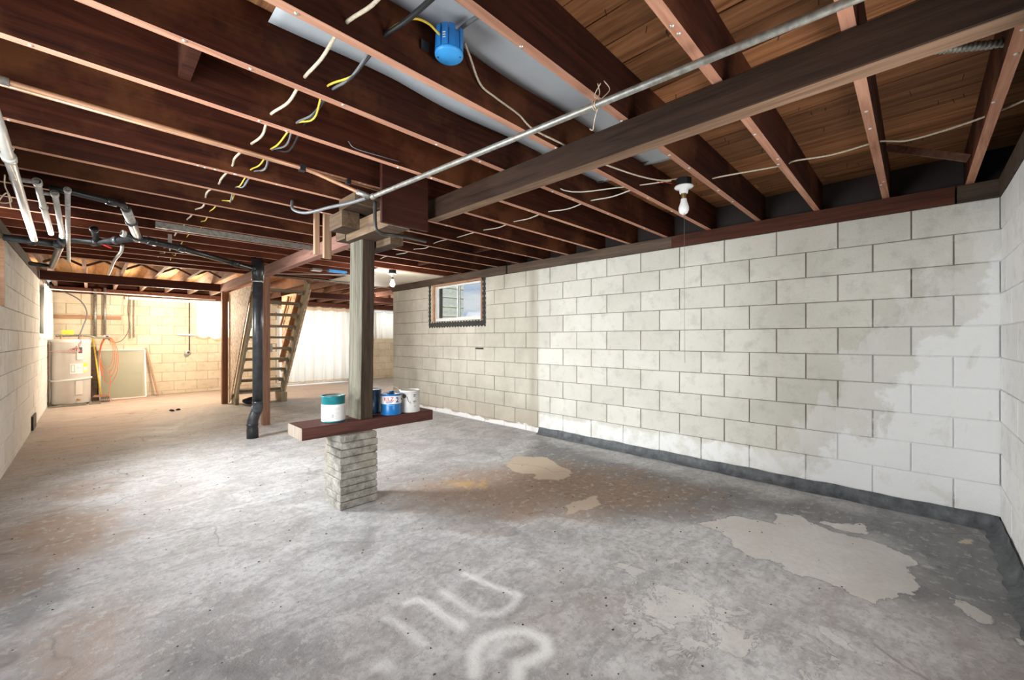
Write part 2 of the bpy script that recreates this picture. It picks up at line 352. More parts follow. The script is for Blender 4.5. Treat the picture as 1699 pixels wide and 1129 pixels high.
def frosted():
    m, n, b = new_mat('dusty_green_glass'); b.inputs['Base Color'].default_value = (.42, .44, .33, 1); b.inputs['Roughness'].default_value = .4
    b.inputs['Alpha'].default_value = .55; return m
M['frosted'] = frosted()
def cloth(name, c, tr=.5):
    m, n, b = new_mat(name); g = G(n); f = g.noise(g.pos((1, 1, .3)), 60, 3)
    g.link(g.ramp(f, (.3, tuple(v*.93 for v in c)), (.7, c)), b.inputs['Base Color']); b.inputs['Roughness'].default_value = .9
    t = n.nodes.new('ShaderNodeBsdfTranslucent'); t.inputs[0].default_value = (*c, 1); mxs = n.nodes.new('ShaderNodeMixShader'); mxs.inputs[0].default_value = tr
    o = n.nodes['Material Output']; n.links.new(b.outputs[0], mxs.inputs[1]); n.links.new(t.outputs[0], mxs.inputs[2]); n.links.new(mxs.outputs[0], o.inputs[0]); return m
M['curtain'] = cloth('white_curtain', (.74, .72, .68), .35); M['curtain_hem'] = cloth('tan_curtain_hem', (.62, .46, .30), .3)
def bulb_glass():
    m, n, b = new_mat('bulb_glass'); b.inputs['Base Color'].default_value = (.92, .92, .9, 1); b.inputs['Roughness'].default_value = .15; return m
M['bulb'] = bulb_glass()

# ---------------------------------------------------------------- mesh helpers
class MB:
    def __init__(s): s.v = []; s.f = []; s.m = []; s.smooth = []
    def add(s, vs, fs, mi=0, sm=False):
        k = len(s.v); s.v += [tuple(v) for v in vs]; s.f += [tuple(i+k for i in f) for f in fs]
        s.m += (mi if isinstance(mi, list) else [mi]*len(fs)); s.smooth += [sm]*len(fs); return s
    def box(s, a, b, mi=0, bottom=None):
        x0, y0, z0 = a; x1, y1, z1 = b
        vs = [(x0,y0,z0),(x1,y0,z0),(x1,y1,z0),(x0,y1,z0),(x0,y0,z1),(x1,y0,z1),(x1,y1,z1),(x0,y1,z1)]
        fs = [(0,3,2,1),(4,5,6,7),(0,1,5,4),(1,2,6,5),(2,3,7,6),(3,0,4,7)]
        ms = [mi]*6
        if bottom is not None: ms[0] = bottom
        return s.add(vs, fs, ms)
    def bar(s, p, q, w, h, mi=0, up=(0, 0, 1)):
        p, q = Vector(p), Vector(q); d = (q-p).normalized(); u = Vector(up)
        side = d.cross(u).normalized(); u2 = side.cross(d).normalized(); vs = []
        for c in (p, q):
            for a, b in ((-1,-1),(1,-1),(1,1),(-1,1)): vs.append(c+side*(a*w/2)+u2*(b*h/2))
        return s.add(vs, [(0,1,2,3),(7,6,5,4),(0,4,5,1),(1,5,6,2),(2,6,7,3),(3,7,4,0)], mi)
    def tube(s, pts, r, seg=8, mi=0, caps=True, radii=None):
        P = [Vector(p) for p in pts]; n = len(P); vs = []; ref = None
        for i, p in enumerate(P):
            d = (P[min(i+1, n-1)]-P[max(i-1, 0)]).normalized()
            if ref is None: ref = d.orthogonal().normalized()
            ref = (ref-d*ref.dot(d)); ref = ref.normalized() if ref.length > 1e-6 else d.orthogonal().normalized()
            b = d.cross(ref); rr = radii[i] if radii else r
            for k in range(seg):
                a = 2*math.pi*k/seg; vs.append(p+ref*(math.cos(a)*rr)+b*(math.sin(a)*rr))
        fs = [(i*seg+k, i*seg+(k+1) % seg, (i+1)*seg+(k+1) % seg, (i+1)*seg+k) for i in range(n-1) for k in range(seg)]
        s.add(vs, fs, mi, True)
        if caps:
            k0 = len(s.v)-n*seg
            s.f += [tuple(k0+k for k in range(seg))[::-1], tuple(k0+(n-1)*seg+k for k in range(seg))]; s.m += [mi]*2; s.smooth += [False]*2
        return s
    def lathe(s, prof, c, seg=24, mi=0, axis=(0, 0, 1), sm=True):
        ax = Vector(axis).normalized(); u = ax.orthogonal().normalized() if abs(ax.z) < .99 else Vector((1, 0, 0)); w = ax.cross(u); c = Vector(c); vs = []
        for r, z in prof:
            for k in range(seg):
                a = 2*math.pi*k/seg; vs.append(c+ax*z+u*(math.cos(a)*r)+w*(math.sin(a)*r))
        fs = [(i*seg+k, i*seg+(k+1) % seg, (i+1)*seg+(k+1) % seg, (i+1)*seg+k) for i in range(len(prof)-1) for k in range(seg)]
        return s.add(vs, fs, mi, sm)
    def grid(s, f, nu, nv, mi=0, thick=0):
        vs = [f(i/nu, j/nv) for j in range(nv+1) for i in range(nu+1)]
        return s.add(vs, [(j*(nu+1)+i, j*(nu+1)+i+1, (j+1)*(nu+1)+i+1, (j+1)*(nu+1)+i) for j in range(nv) for i in range(nu)], mi, True)
    def build(s, name, mats, parent=None, origin=None):
        mats = mats if isinstance(mats, (list, tuple)) else [mats]
        if origin is None:
            if parent is not None: origin = wloc(parent)
            else:
                a = np.array(s.v); origin = ((a[:, 0].min()+a[:, 0].max())/2, (a[:, 1].min()+a[:, 1].max())/2, a[:, 2].min())
        ox, oy, oz = origin
        me = bpy.data.meshes.new(name); me.from_pydata([(x-ox, y-oy, z-oz) for x, y, z in s.v], [], s.f)
        for k in mats: me.materials.append(k)
        me.polygons.foreach_set('material_index', s.m); me.polygons.foreach_set('use_smooth', s.smooth); me.update()
        o = bpy.data.objects.new(name, me); COL.objects.link(o)
        if parent is not None:
            o.parent = parent; pw = wloc(parent); o.location = (ox-pw[0], oy-pw[1], oz-pw[2])
        else: o.location = (ox, oy, oz)
        return o
def wloc(o):
    x, y, z = o.location
    if o.parent is not None: a = wloc(o.parent); x += a[0]; y += a[1]; z += a[2]
    return (x, y, z)
def tag(o, label, cat=None, group=None, kind=None):
    o['label'] = label
    if cat: o['category'] = cat
    if group: o['group'] = group
    if kind: o['kind'] = kind
    return o
def thing(name, label, cat, loc, group=None):
    o = bpy.data.objects.new(name, None); o.empty_display_size = .1; COL.objects.link(o); o.location = loc; return tag(o, label, cat, group)
def structure(o, label=None):
    o['kind'] = 'structure'
    if label: o['label'] = label
    return o
def bez(pts, n=8):
    """Catmull-Rom through pts"""
    P = [Vector(p) for p in pts]; P = [2*P[0]-P[1]]+P+[2*P[-1]-P[-2]]; out = []
    for i in range(1, len(P)-2):
        a, b, c, d = P[i-1:i+3]
        for k in range(n):
            t = k/n; out.append(.5*((2*b)+(-a+c)*t+(2*a-5*b+4*c-d)*t*t+(-a+3*b-3*c+d)*t**3))
    out.append(P[-2]); return out

# ---------------------------------------------------------------- room shell
XL, XR, YF, YB = -.54, 4.02, -.38, 11.75          # left, right, near and rear wall faces
XE, YE = 7.2, 7.11                                 # wider rear part of the basement
TOP = 2.106; C = .2032; BW = .4064; JB, JT = 2.22, 2.455

def segdist(px, py, a, b):
    dx, dy = b[0]-a[0], b[1]-a[1]; L = dx*dx+dy*dy+1e-9; t = np.clip(((px-a[0])*dx+(py-a[1])*dy)/L, 0, 1)
    return np.hypot(px-a[0]-t*dx, py-a[1]-t*dy)
def polysd(px, py, poly):
    d = np.full(px.shape, 1e9); ins = np.zeros(px.shape, bool); n = len(poly)
    for i in range(n):
        a, b = poly[i], poly[(i+1) % n]; d = np.minimum(d, segdist(px, py, a, b))
        c = ((a[1] > py) != (b[1] > py)) & (px < (b[0]-a[0])*(py-a[1])/((b[1]-a[1])+1e-12)+a[0]); ins ^= c
    return np.where(ins, d, -d)
def fl(px, py): v = atZ(px, py, 0); return (v.x, v.y)
def crop(pts): return [fl(600+x/1.546, 700+y/1.546) for x, y in pts]

def make_floor():
    # fine grid near the camera, coarse grid far away
    xs = np.concatenate([np.arange(XL-.2, 4.24, .022)]); xs = np.append(xs, np.arange(4.4, XE+.3, .2))
    ys = np.concatenate([np.arange(YF-.2, 4.2, .022), np.arange(4.25, 8, .06), np.arange(8.1, YB+.4, .15)])
    gx, gy = np.meshgrid(xs, ys); nx, ny = len(xs), len(ys)
    x = gx.ravel(); y = gy.ravel(); z = np.zeros_like(x)
    co = np.stack([x, y, z], 1)
    me = bpy.data.meshes.new('floor'); idx = np.arange(nx*ny).reshape(ny, nx)
    q = np.stack([idx[:-1, :-1], idx[:-1, 1:], idx[1:, 1:], idx[1:, :-1]], -1).reshape(-1, 4)
    me.vertices.add(len(co)); me.vertices.foreach_set('co', co.ravel().astype(np.float32))
    me.loops.add(q.size); me.loops.foreach_set('vertex_index', q.ravel().astype(np.int32))
    me.polygons.add(len(q)); me.polygons.foreach_set('loop_start', (np.arange(len(q))*4).astype(np.int32))
    me.update(calc_edges=True); me.validate()
    def put(name, a):
        at = me.attributes.new(name, 'FLOAT', 'POINT'); at.data.foreach_set('value', a.astype(np.float32))
    sm = lambda d, w: np.clip(.5+d/w, 0, 1)
    big = crop([(865,262),(960,240),(1060,262),(1062,235),(1120,240),(1160,262),(1220,285),(1310,305),(1345,318),(1430,358),(1395,385),(1428,405),(1425,432),(1380,452),(1310,465),(1230,430),(1170,405),(1100,390),(1080,362),(1010,352),(950,312),(925,285)])
    sm2 = crop([(1175,258),(1290,262),(1300,288),(1270,290),(1215,272)])
    sm3 = crop([(1520,455),(1560,462),(1612,500),(1605,522),(1560,505)])
    sm4 = crop([(1660,548),(1720,556),(1720,590),(1690,580)])
    peel = np.maximum.reduce([sm(polysd(x, y, p), .16) for p in (big, sm2, sm3, sm4)]); put('peel', peel)
    flk = crop([(640,470),(690,415),(780,400),(920,440),(930,500),(1040,520),(1110,560),(1120,640),(1000,650),(900,590),(780,620),(700,560)])
    flk2 = crop([(560,280),(900,290),(1010,420),(1200,520),(1500,560),(1699,640),(1699,700),(700,700),(600,520)])
    put('flake', np.clip(np.maximum(sm(polysd(x, y, flk), .5)*1.05, sm(polysd(x, y, flk2), .6)*.62), 0, 2))
    tan = crop([(370,105),(400,88),(480,92),(512,118),(540,128),(520,150),(450,150),(440,135),(385,128)]); tan2 = crop([(520,215),(600,190),(610,215),(530,240)])
    tan3 = crop([(1535,305),(1560,302),(1562,312),(1538,314)])
    put('tan', np.maximum.reduce([sm(polysd(x, y, p), .14) for p in (tan, tan2, tan3)]))
    org = crop([(200,160),(240,148),(330,150),(325,172),(260,175)]); put('orange', sm(polysd(x, y, org), .35))
    brown = crop([(45,180),(250,120),(520,100),(700,130),(900,180),(860,225),(600,250),(330,268),(220,235),(120,222)])  # brown stain beside the pier, with part of its cast shadow painted in
    lb = [fl(*p) for p in ((0,880),(60,850),(120,840),(200,850),(190,905),(120,930),(40,985),(0,1000))]
    lb2 = [fl(*p) for p in ((0,1100),(60,1040),(190,1000),(180,1129),(0,1400))]
    lb3 = [fl(*p) for p in ((60,810),(200,790),(190,815),(60,840))]
    put('brown', np.maximum.reduce([sm(polysd(x, y, brown), .8), sm(polysd(x, y, lb), .5)*1.15, sm(polysd(x, y, lb2), .5)*1.0, sm(polysd(x, y, lb3), .5)*.9]))
    dark = crop([(455,45),(640,100),(900,165),(1100,205),(1640,275),(1699,420),(1699,560),(1600,480),(1440,450),(1420,350),(1300,290),(1100,240),(900,235),(640,250),(400,130)])
    dk2 = [fl(*p) for p in ((200,1129),(260,1000),(420,1010),(560,1050),(500,1200),(150,1500))]
    dk3 = [fl(*p) for p in ((0,960),(90,940),(120,990),(40,1050),(0,1060))]
    put('dark', np.maximum.reduce([sm(polysd(x, y, dark), .8)*1.2, sm(polysd(x, y, dk2), 1.0)*.85, sm(polysd(x, y, dk3), .3)*1.0]))
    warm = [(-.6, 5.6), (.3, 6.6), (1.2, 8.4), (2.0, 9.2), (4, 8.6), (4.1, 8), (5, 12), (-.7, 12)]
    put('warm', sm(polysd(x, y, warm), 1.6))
    strokes = [([(771,953),(815,972),(862,988)], .022, .95), ([(733,981),(768,1005),(794,1020),(830,1018),(850,1005),(862,988)], .028, .75), ([(790,1010),(800,990)], .02, .45),
               ([(674,1001),(690,996),(710,1001),(729,1017),(765,1040)], .026, .95), ([(642,1027),(661,1036),(684,1052),(703,1070)], .026, .7), ([(765,1040),(762,1036)], .035, 1.),
               ([(625,1108),(640,1102),(646,1110)], .032, .75), ([(788,1120),(786,1085),(800,1064),(830,1052),(870,1048),(903,1062),(908,1082),(885,1096),(860,1103),(858,1129)], .034, 1.),
               ([(815,1090),(838,1068),(860,1068)], .03, .7)]
    sp = np.zeros_like(x)
    for pts, w, s_ in strokes:
        P = [fl(*p) for p in pts]
        for a, b in zip(P, P[1:]):
            d = segdist(x, y, a, b); sp = np.maximum(sp, s_*np.exp(-(d/w)**2))
    put('spray', sp)
    me.materials.append(M['floor'])
    o = bpy.data.objects.new('floor', me); COL.objects.link(o); structure(o, 'stained grey concrete slab with peeling paint and white sprayed marks')
    return o
floor = make_floor()

_bm = {}
def block_mesh(w, h, mat):
    key = (round(w, 3), round(h, 3), mat.name)
    if key in _bm: return random.choice(_bm[key])
    res = []
    for var in range(3 if w > .35 else 1):
        me = bpy.data.meshes.new('block'); c = .004; d = .03; j = lambda: random.uniform(-.0012, .0012)
        x, z = w/2, h/2
        v = [(-x+c+j(), j(), -z+c+j()), (x-c+j(), j(), -z+c+j()), (x-c+j(), j(), z-c+j()), (-x+c+j(), j(), z-c+j()),
             (-x, c, -z), (x, c, -z), (x, c, z), (-x, c, z), (-x, d, -z), (x, d, -z), (x, d, z), (-x, d, z)]
        f = [(0,1,2,3), (4,5,1,0), (5,6,2,1), (6,7,3,2), (7,4,0,3), (8,9,5,4), (9,10,6,5), (10,11,7,6), (11,8,4,7)]
        me.from_pydata(v, [], f); me.materials.append(mat); me.update(); res.append(me)
    _bm[key] = res; return random.choice(res)

def block_wall(name, axis, face, a0, a1, rot, mat, mortar, openings, start, gapv=.007, gaph=.0045, thick=.2, rows=10, vis=None, label=None, offs=0):
    """axis 'y': wall runs along Y at X=face, 'x': along X at Y=face; openings: (a,b,z0,z1)"""
    sgn = {-90: (1, 0), 90: (-1, 0), 0: (0, 1), 180: (0, -1)}[rot]      # direction INTO the wall
    rec = .009
    mb = MB()
    def slab(u0, u1, z0, z1):
        f0 = face+(sgn[0]+sgn[1])*rec; f1 = face+(sgn[0]+sgn[1])*thick; lo, hi = min(f0, f1), max(f0, f1)
        if axis == 'y': mb.box((lo, u0, z0), (hi, u1, z1))
        else: mb.box((u0, lo, z0), (u1, hi, z1))
    cuts = sorted(openings); u = a0
    for (p, q, z0, z1) in cuts:
        if p > u: slab(u, p, 0, TOP)
        if z0 > 0: slab(p, q, 0, z0)
        if z1 < TOP: slab(p, q, z1, TOP)
        u = q
    if u < a1: slab(u, a1, 0, TOP)
    w = structure(mb.build(name, mortar, None, ((face, a0, 0) if axis == 'y' else (a0, face, 0))), label)
    base = wloc(w); cnt = 0
    for r in range(rows+1):
        zt = TOP-r*C; zb = max(zt-C, 0)
        if zt-zb < .04: continue
        k = start-(BW/2 if (r+offs) % 2 else 0)
        while k > a0: k -= BW
        while k < a1:
            segs = [(max(k, a0), min(k+BW, a1))]
            for (p, q, z0, z1) in openings:
                if min(z1, zt)-max(z0, zb) > .05:
                    ns = []
                    for (s0, s1) in segs:
                        if q <= s0 or p >= s1: ns.append((s0, s1)); continue
                        if p > s0: ns.append((s0, p))
                        if q < s1: ns.append((q, s1))
                    segs = ns
            for (s0, s1) in segs:
                if s1-s0 < .035 or (vis and not any(v0 < (s0+s1)/2 < v1 for v0, v1 in vis)): continue
                me = block_mesh(s1-s0-gapv, zt-zb-gaph, mat); o = bpy.data.objects.new('block', me); COL.objects.link(o); o.parent = w
                c = (s0+s1)/2; dep = random.uniform(-.0015, .0015)
                pos = (face+sgn[0]*dep, c, (zt+zb)/2) if axis == 'y' else (c, face+sgn[1]*dep, (zt+zb)/2)
                o.location = (pos[0]-base[0], pos[1]-base[1], pos[2]-base[2]); o.rotation_euler = (0, 0, math.radians(rot)); cnt += 1
            k += BW
    print(name, 'blocks', cnt); return w
WZ = TOP-3*C
wall_right = block_wall('wall_right', 'y', XR, YF-.2, YE, -90, M['blk_right'], M['mor_right'], [(4.55, 5.80, WZ, TOP)], YF, vis=[(YF-.05, 9)], label='cream painted concrete block wall')
wall_left = block_wall('wall_left', 'y', XL, YF, YB, 90, M['blk_left'], M['mor_left'], [(1.0, 3.0, 0, TOP), (4.6, 5.85, WZ, TOP), (9.45, 11.0, TOP-4*C, TOP)], YB, vis=[(4.2, 12)], label='grey concrete block wall with scuffed whitewash')
wall_back = block_wall('wall_back', 'x', YB, XL, XE, 0, M['blk_back'], M['mor_back'], [(1.72, 2.75, TOP-4*C, TOP), (3.35, 5.25, 0, TOP), (6.0, 6.85, TOP-4*C, TOP)], XL, gapv=.005, gaph=.004, label='warm tan concrete block rear wall')
wall_front = block_wall('wall_front', 'x', YF, XL, XR, 180, M['blk_front'], M['mor_front'], [], XR-.2, gapv=.006, vis=[(1.4, 4.1)], label='white painted block wall at the near corner', offs=0)
# walls of the wider rear part, unseen side
mb = MB(); mb.box((4.22, YE, 0), (5.7, YE+.12, TOP)); mb.box((5.58, YE+.12, 0), (5.7, 9.1, TOP)); mb.box((5.58, 9.1, 0), (XE+.12, 9.22, TOP)); mb.box((XE, 9.22, 0), (XE+.12, YB+.2, TOP))
structure(mb.build('wall_recess', M['siding']), 'pale boarded wall of the rear extension')

# sill plates on the walls
def plate(par, a, b, mat): return MB().box(a, b).build('sill_plate', mat, par)
ZP = TOP
for (y0, y1, m_, dx) in ((YF, -.19, 'plate_grey', .012), (-.18, 1.72, 'plate_red', .02), (1.725, 4.02, 'plate_grey', .012), (4.03, YE, 'plate_grey', .03)):
    plate(wall_right, (XR-dx, y0, ZP), (XR+.14, y1, JB-.002), M[m_])
plate(wall_left, (XL-.14, YF, ZP), (XL+.005, YB, JB-.002), M['plate_grey'])
plate(wall_back, (XL, YB-.01, ZP), (XE, YB+.14, JB-.002), M['plate_red'])
plate(wall_front, (XL, YF-.14, ZP), (XR-.02, YF+.01, JB-.002), M['plate_grey'])
# tar coat at the foot of the right wall and its corner
def tar_strip(name, p0, p1, nrm, h=.085):
    n = 60
    def f(u, v):
        p = Vector(p0).lerp(Vector(p1), u); prof = [(.075, .001), (.035, .018), (.018, .05), (.010, h*(1+.04*math.sin(u*37)+.03*math.sin(u*91)))]
        k = min(int(v*3+1e-6), 3); o, z = prof[k]; o += .006*math.sin(u*53+k) if k < 2 else 0
        return (p.x+nrm[0]*o, p.y+nrm[1]*o, z)
    mb = MB().grid(f, n, 3)
    return structure(mb.build(name, M['tar']), 'black tar coating along the foot of the wall')
tar_strip('baseboard_right', (XR, YF, 0), (XR, 3.45, 0), (-1, 0)); tar_strip('baseboard_near', (2.6, YF, 0), (XR, YF, 0), (0, 1))

# ceiling : subfloor boards, joists
mb = MB().box((XL-.3, YF-.3, JT+.03), (XR+.25, YE, JT+.1)).box((XL-.3, YE, JT+.03), (5.7, 9.2, JT+.1)).box((XL-.3, 9.2, JT+.03), (XE+.13, YB+.4, JT+.1))
ceiling = structure(mb.build('ceiling', M['nail']), 'board subfloor carried on dark red joists, seen from below')
def part(mb, name, mats, par=None): return mb.build(name, mats, par or ceiling)
w = .148; x = XL-.14; i = 0
cache = {}
while x < XR+.15:
    y = YF-.2-random.uniform(0, 1.5)
    while y < YE+.5:
        L = random.choice((2.4, 3.0, 3.6)); y0 = max(y, YF-.2); y1 = min(y+L, YE+.6)
        if y1-y0 > .05: part(MB().box((x+.003, y0, JT+random.uniform(0, .004)), (x+w-.003, y1-.003, JT+.028)), 'plank', M['plank'])
        y += L
    x += w
x = XL-.14
while x < XE:
    part(MB().box((x+.0015, YE+.605 if x < 5.5 else 9.22, JT), (x+w-.0015, YB+.14, JT+.028)), 'plank', M['rear_plank'] if x < 2 else M['plank']); x += w
JY = [.14+.405*k for k in range(-1, 19)]
NAILS = MB()
for k, y in enumerate(JY):
    xr = XR+.13
    j = MB()
    n = 10; x0, x1 = XL-.13, xr
    yb = random.uniform(-.004, .004)
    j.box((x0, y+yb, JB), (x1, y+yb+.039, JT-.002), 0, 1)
    jo = part(j, 'joist', [M['joist_side_lit' if y > 5.3 else 'joist_side'], M['joist_edge']])
    sc = MB()
    for _ in range(10 if y < 3.2 else 4):
        xx = random.uniform(x0+.3, x1-.4); sc.lathe([(.001, -.0045), (.007, -.0025), (.008, 0), (.008, .001)], (xx, y+.012+random.uniform(0, .018), JB), 7, 0)
    if y < 3.5: s_ = sc.build('screw_heads', M['screw'], jo); s_['kind'] = 'stuff'
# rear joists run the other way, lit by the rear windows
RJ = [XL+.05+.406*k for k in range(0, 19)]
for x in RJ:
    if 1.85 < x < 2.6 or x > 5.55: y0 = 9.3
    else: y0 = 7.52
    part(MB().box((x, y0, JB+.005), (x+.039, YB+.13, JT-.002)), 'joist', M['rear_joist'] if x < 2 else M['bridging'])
part(MB().box((XL-.1, 7.475, JB), (5.68, 7.515, JT-.003), 0, 1), 'header_joist', [M['header'], M['far_beam']])
# extension joists beyond the right wall
# cross bridging between rear joists
for x in RJ[:5]:
    for yy in (8.35,):
        b = MB(); b.bar((x+.039, yy, JB+.02), (x+.406, yy, JT-.02), .02, .03); part(b, 'bridging', M['bridging'])
        b = MB(); b.bar((x+.039, yy+.04, JT-.02), (x+.406, yy+.04, JB+.02), .02, .03); part(b, 'bridging', M['bridging'])
# a few bridging boards between the near joists
def brace(p, q): b = MB(); b.bar(p, q, .02, .04); part(b, 'bridging', M['bridging'])
brace((3.55, -.215, JB+.03), (3.55, .135, JT-.03)); brace((3.55, 3.02, JB+.03), (3.55, 3.37, JT-.03)); brace((3.6, 2.2, JB+.03), (3.6, 2.56, JT-.03))
for y in (JY[9], JY[12]): part(MB().box((3.2, y+.041, JB+.02), (3.24, y+.403, JT-.01)), 'blocking', M['joist_side'])
part(MB().box((.25, 1.802, JB+.06), (.29, 2.163, JT-.004)), 'blocking', M['joist_side'])
# rim boards
for a, b in (((XR+.14, YF-.2, ZP+.002), (XR+.18, YE, JT)), ((XL-.18, YF-.2, ZP), (XL-.14, YB+.2, JT)), ((XL, YB+.14, ZP), (XE, YB+.18, JT)), ((XL-.1, YF-.18, ZP), (XR+.1, YF-.14, JT)), ((XR+.18, YE, ZP), (5.68, YE+.04, JT)), ((XE+.1, 9.2, ZP), (XE+.14, YB, JT))):
    part(MB().box(a, b), 'rim_board', M['joist_side'] if a[1] > 5 else M['nail'])
for _ in range(150):
    x, y = random.uniform(.9, 3.9), random.uniform(-.2, 2.4)
    if any(jy-.01 < y < jy+.05 for jy in JY): continue
    NAILS.tube([(x, y, JT), (x+random.uniform(-.008, .008), y+random.uniform(-.008, .008), JT-random.uniform(.012, .032))], .0016, 4)
nn = NAILS.build('nail_points', M['nail'], ceiling); nn['kind'] = 'stuff'

# ---------------------------------------------------------------- beams and posts
def timber(name, label, cat, a, b, mats, bottom=1, group=None):
    mb = MB(); x0, y0, z0 = a; x1, y1, z1 = b; c = .004
    vs = [(x0+c,y0,z0),(x1-c,y0,z0),(x1,y0,z0+c),(x1,y0,z1-c),(x1-c,y0,z1),(x0+c,y0,z1),(x0,y0,z1-c),(x0,y0,z0+c)]
    L = (x1-x0, y1-y0, z1-z0); ax = L.index(max(L))
    def rot(i):      # profile in the two short axes
        r = []
        u, v = [(1, 2), (0, 2), (0, 1)][ax]; A = (a, b)
        pr = [(a[u]+c, a[v]), (b[u]-c, a[v]), (b[u], a[v]+c), (b[u], b[v]-c), (b[u]-c, b[v]), (a[u]+c, b[v]), (a[u], b[v]-c), (a[u], a[v]+c)]
        for p in pr:
            q = [0, 0, 0]; q[ax] = A[i][ax]; q[u] = p[0]; q[v] = p[1]; r.append(tuple(q))
        return r
    vs = rot(0)+rot(1); fs = [(k, (k+1) % 8, (k+1) % 8+8, k+8) for k in range(8)]+[tuple(range(8))[::-1], tuple(range(8, 16))]
    ms = [bottom if k in (0,) and ax != 2 else 0 for k in range(8)]+[2 if len(mats) > 2 else 0]*2
    mb.add(vs, fs, ms); return tag(mb.build(name, mats), label, cat, group)
XB0, XB1, ZB = 1.726, 1.815, 2.080
near_beam = timber('support_beam', 'long dark brown timber beam crossing under the joists at upper right', 'beam', (XB0, YF+.01, ZB), (XB1, 2.555, JB-.003), [M['beam_side'], M['beam_edge']])
far_beam = timber('support_beam', 'reddish timber beam running from the centre post back to the stairs', 'beam', (1.67, 3.115, ZB+.005), (1.76, 9.16, JB-.003), [M['far_beam'], M['far_beam']])
header = timber('support_beam', 'dark brown beam spanning the rear room in front of the water heater', 'beam', (XL+.015, 9.17, 2.085), (1.83, 9.26, JB+.0), [M['header'], M['header']], 0)
rear_girt = timber('support_beam', 'dark beam at ceiling height between the stairs and the patio curtain', 'beam', (2.72, 9.3, 2.1), (XE-.05, 9.39, JB+.0), [M['header'], M['header']], 0)

# centre post
def centre_post():
    x0, x1, y0, y1 = 1.400, 1.505, 2.957, 3.16; z0, z1 = .606, 1.952; lean = .017
    mb = MB(); n = 16
    for i in range(n+1):
        t = i/n; z = z0+(z1-z0)*t; dx = lean*t
        j = [random.uniform(-.0015, .0015) for _ in range(8)]; c = .007
        mb.v += [(x0+dx+c+j[0], y0, z), (x1+dx-c, y0+j[1], z), (x1+dx+j[2], y0+c, z), (x1+dx, y1-c, z), (x1+dx-c, y1, z), (x0+dx+c, y1, z), (x0+dx+j[3], y1-c, z), (x0+dx+j[4], y0+c, z)]
    for i in range(n):
        for k in range(8):
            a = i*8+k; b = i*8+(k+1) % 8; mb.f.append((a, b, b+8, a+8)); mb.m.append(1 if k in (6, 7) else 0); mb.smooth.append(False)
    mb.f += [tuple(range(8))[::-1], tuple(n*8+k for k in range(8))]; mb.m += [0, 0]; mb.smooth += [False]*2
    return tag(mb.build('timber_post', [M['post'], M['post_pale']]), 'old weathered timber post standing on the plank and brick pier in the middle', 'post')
centre_post()
tag(MB().box((1.68, 6.50, .001), (1.768, 6.59, ZB+.003)).build('timber_post', M['stud']), 'brown timber post directly behind the tall black drain pipe', 'post')
ps = thing('timber_post', 'brown doubled stud post at the left edge of the stair enclosure', 'post', (1.78, 9.2, 0))
MB().box((1.70, 9.17, .001), (1.745, 9.26, 2.083)).build('stud', M['stud'], ps); MB().box((1.747, 9.17, .001), (1.79, 9.26, 2.083)).build('stud', M['stud'], ps)

# pier of stacked pavers
pier = thing('concrete_pier', 'short square pier of ten stacked grey concrete pavers under the plank', 'pier', (1.36, 3.015, 0))
for k in range(10):
    z0 = k*.0522; z1 = z0+.0515; jx, jy = random.uniform(-.005, .005), random.uniform(-.005, .005)
    x0, x1, y0, y1 = 1.222+jx, 1.500+jx, 2.878+jy, 3.150+jy
    mb = MB(); nseg = 7; ring = []
    for (ax, ay), (bx, by) in (((x0, y0), (x1, y0)), ((x1, y0), (x1, y1)), ((x1, y1), (x0, y1)), ((x0, y1), (x0, y0))):
        for i in range(nseg): t = i/nseg; ring.append((ax+(bx-ax)*t, ay+(by-ay)*t))
    cx, cy = (x0+x1)/2, (y0+y1)/2; N = len(ring)
    for zz, sh in ((z0+.0005, .010), (z0+.009, 0), (z1-.006, .001), (z1, .007)):
        for p in ring:
            f = random.uniform(-.0007, .0007) + sh; dx, dy = p[0]-cx, p[1]-cy; L = max(abs(dx), abs(dy)); s_ = (L-f)/L
            if k >= 8 and p[0] < x0+.03 and p[1] < y0+.08: s_ *= .93
            mb.v.append((cx+dx*s_, cy+dy*s_, zz))
    for r in range(3):
        for i in range(N): a = r*N+i; b = r*N+(i+1) % N; mb.f.append((a, b, b+N, a+N))
    mb.f += [tuple(range(N))[::-1], tuple(3*N+i for i in range(N))]; mb.m = [0]*len(mb.f); mb.smooth = [False]*len(mb.f)
    mb.build('paver', M['paver'], pier)
SZ0, SZ1 = .5225, .605
shelf = timber('timber_plank', 'thick reddish brown timber plank lying flat on the paver pier', 'plank', (.988, 2.935, SZ0), (2.032, 3.215, SZ1), [M['shelf_side'], M['shelf_side'], M['shelf_end']])

# cribbing on the post
GB = 'cribbing blocks on the centre post'
timber('timber_block', 'short square timber lying directly on top of the centre post', 'wood block', (1.365, 2.47, 1.953), (1.525, 3.112, 2.078), [M['crib'], M['crib_dark'], M['shelf_end']])
timber('timber_block', 'rough bark brown block behind the top of the centre post, lowest one', 'wood block', (1.535, 2.75, 1.905), (1.64, 3.22, 2.03), [M['crib'], M['crib_dark'], M['crib']])
timber('timber_block', 'pale end grain block left of the post top, lower of two', 'wood block', (1.235, 2.885, 2.002), (1.362, 3.10, 2.118), [M['crib'], M['crib_dark'], M['crib']])
timber('timber_block', 'pale end grain block left of the post top, upper of two', 'wood block', (1.245, 2.70, 2.122), (1.66, 2.955, 2.2), [M['crib'], M['crib_dark'], M['crib']])
timber('timber_block', 'dark filler block between the post top and the reddish far beam', 'wood block', (1.365, 3.13, 1.98), (1.66, 3.30, 2.2), [M['crib_dark'], M['crib_dark'], M['crib']])
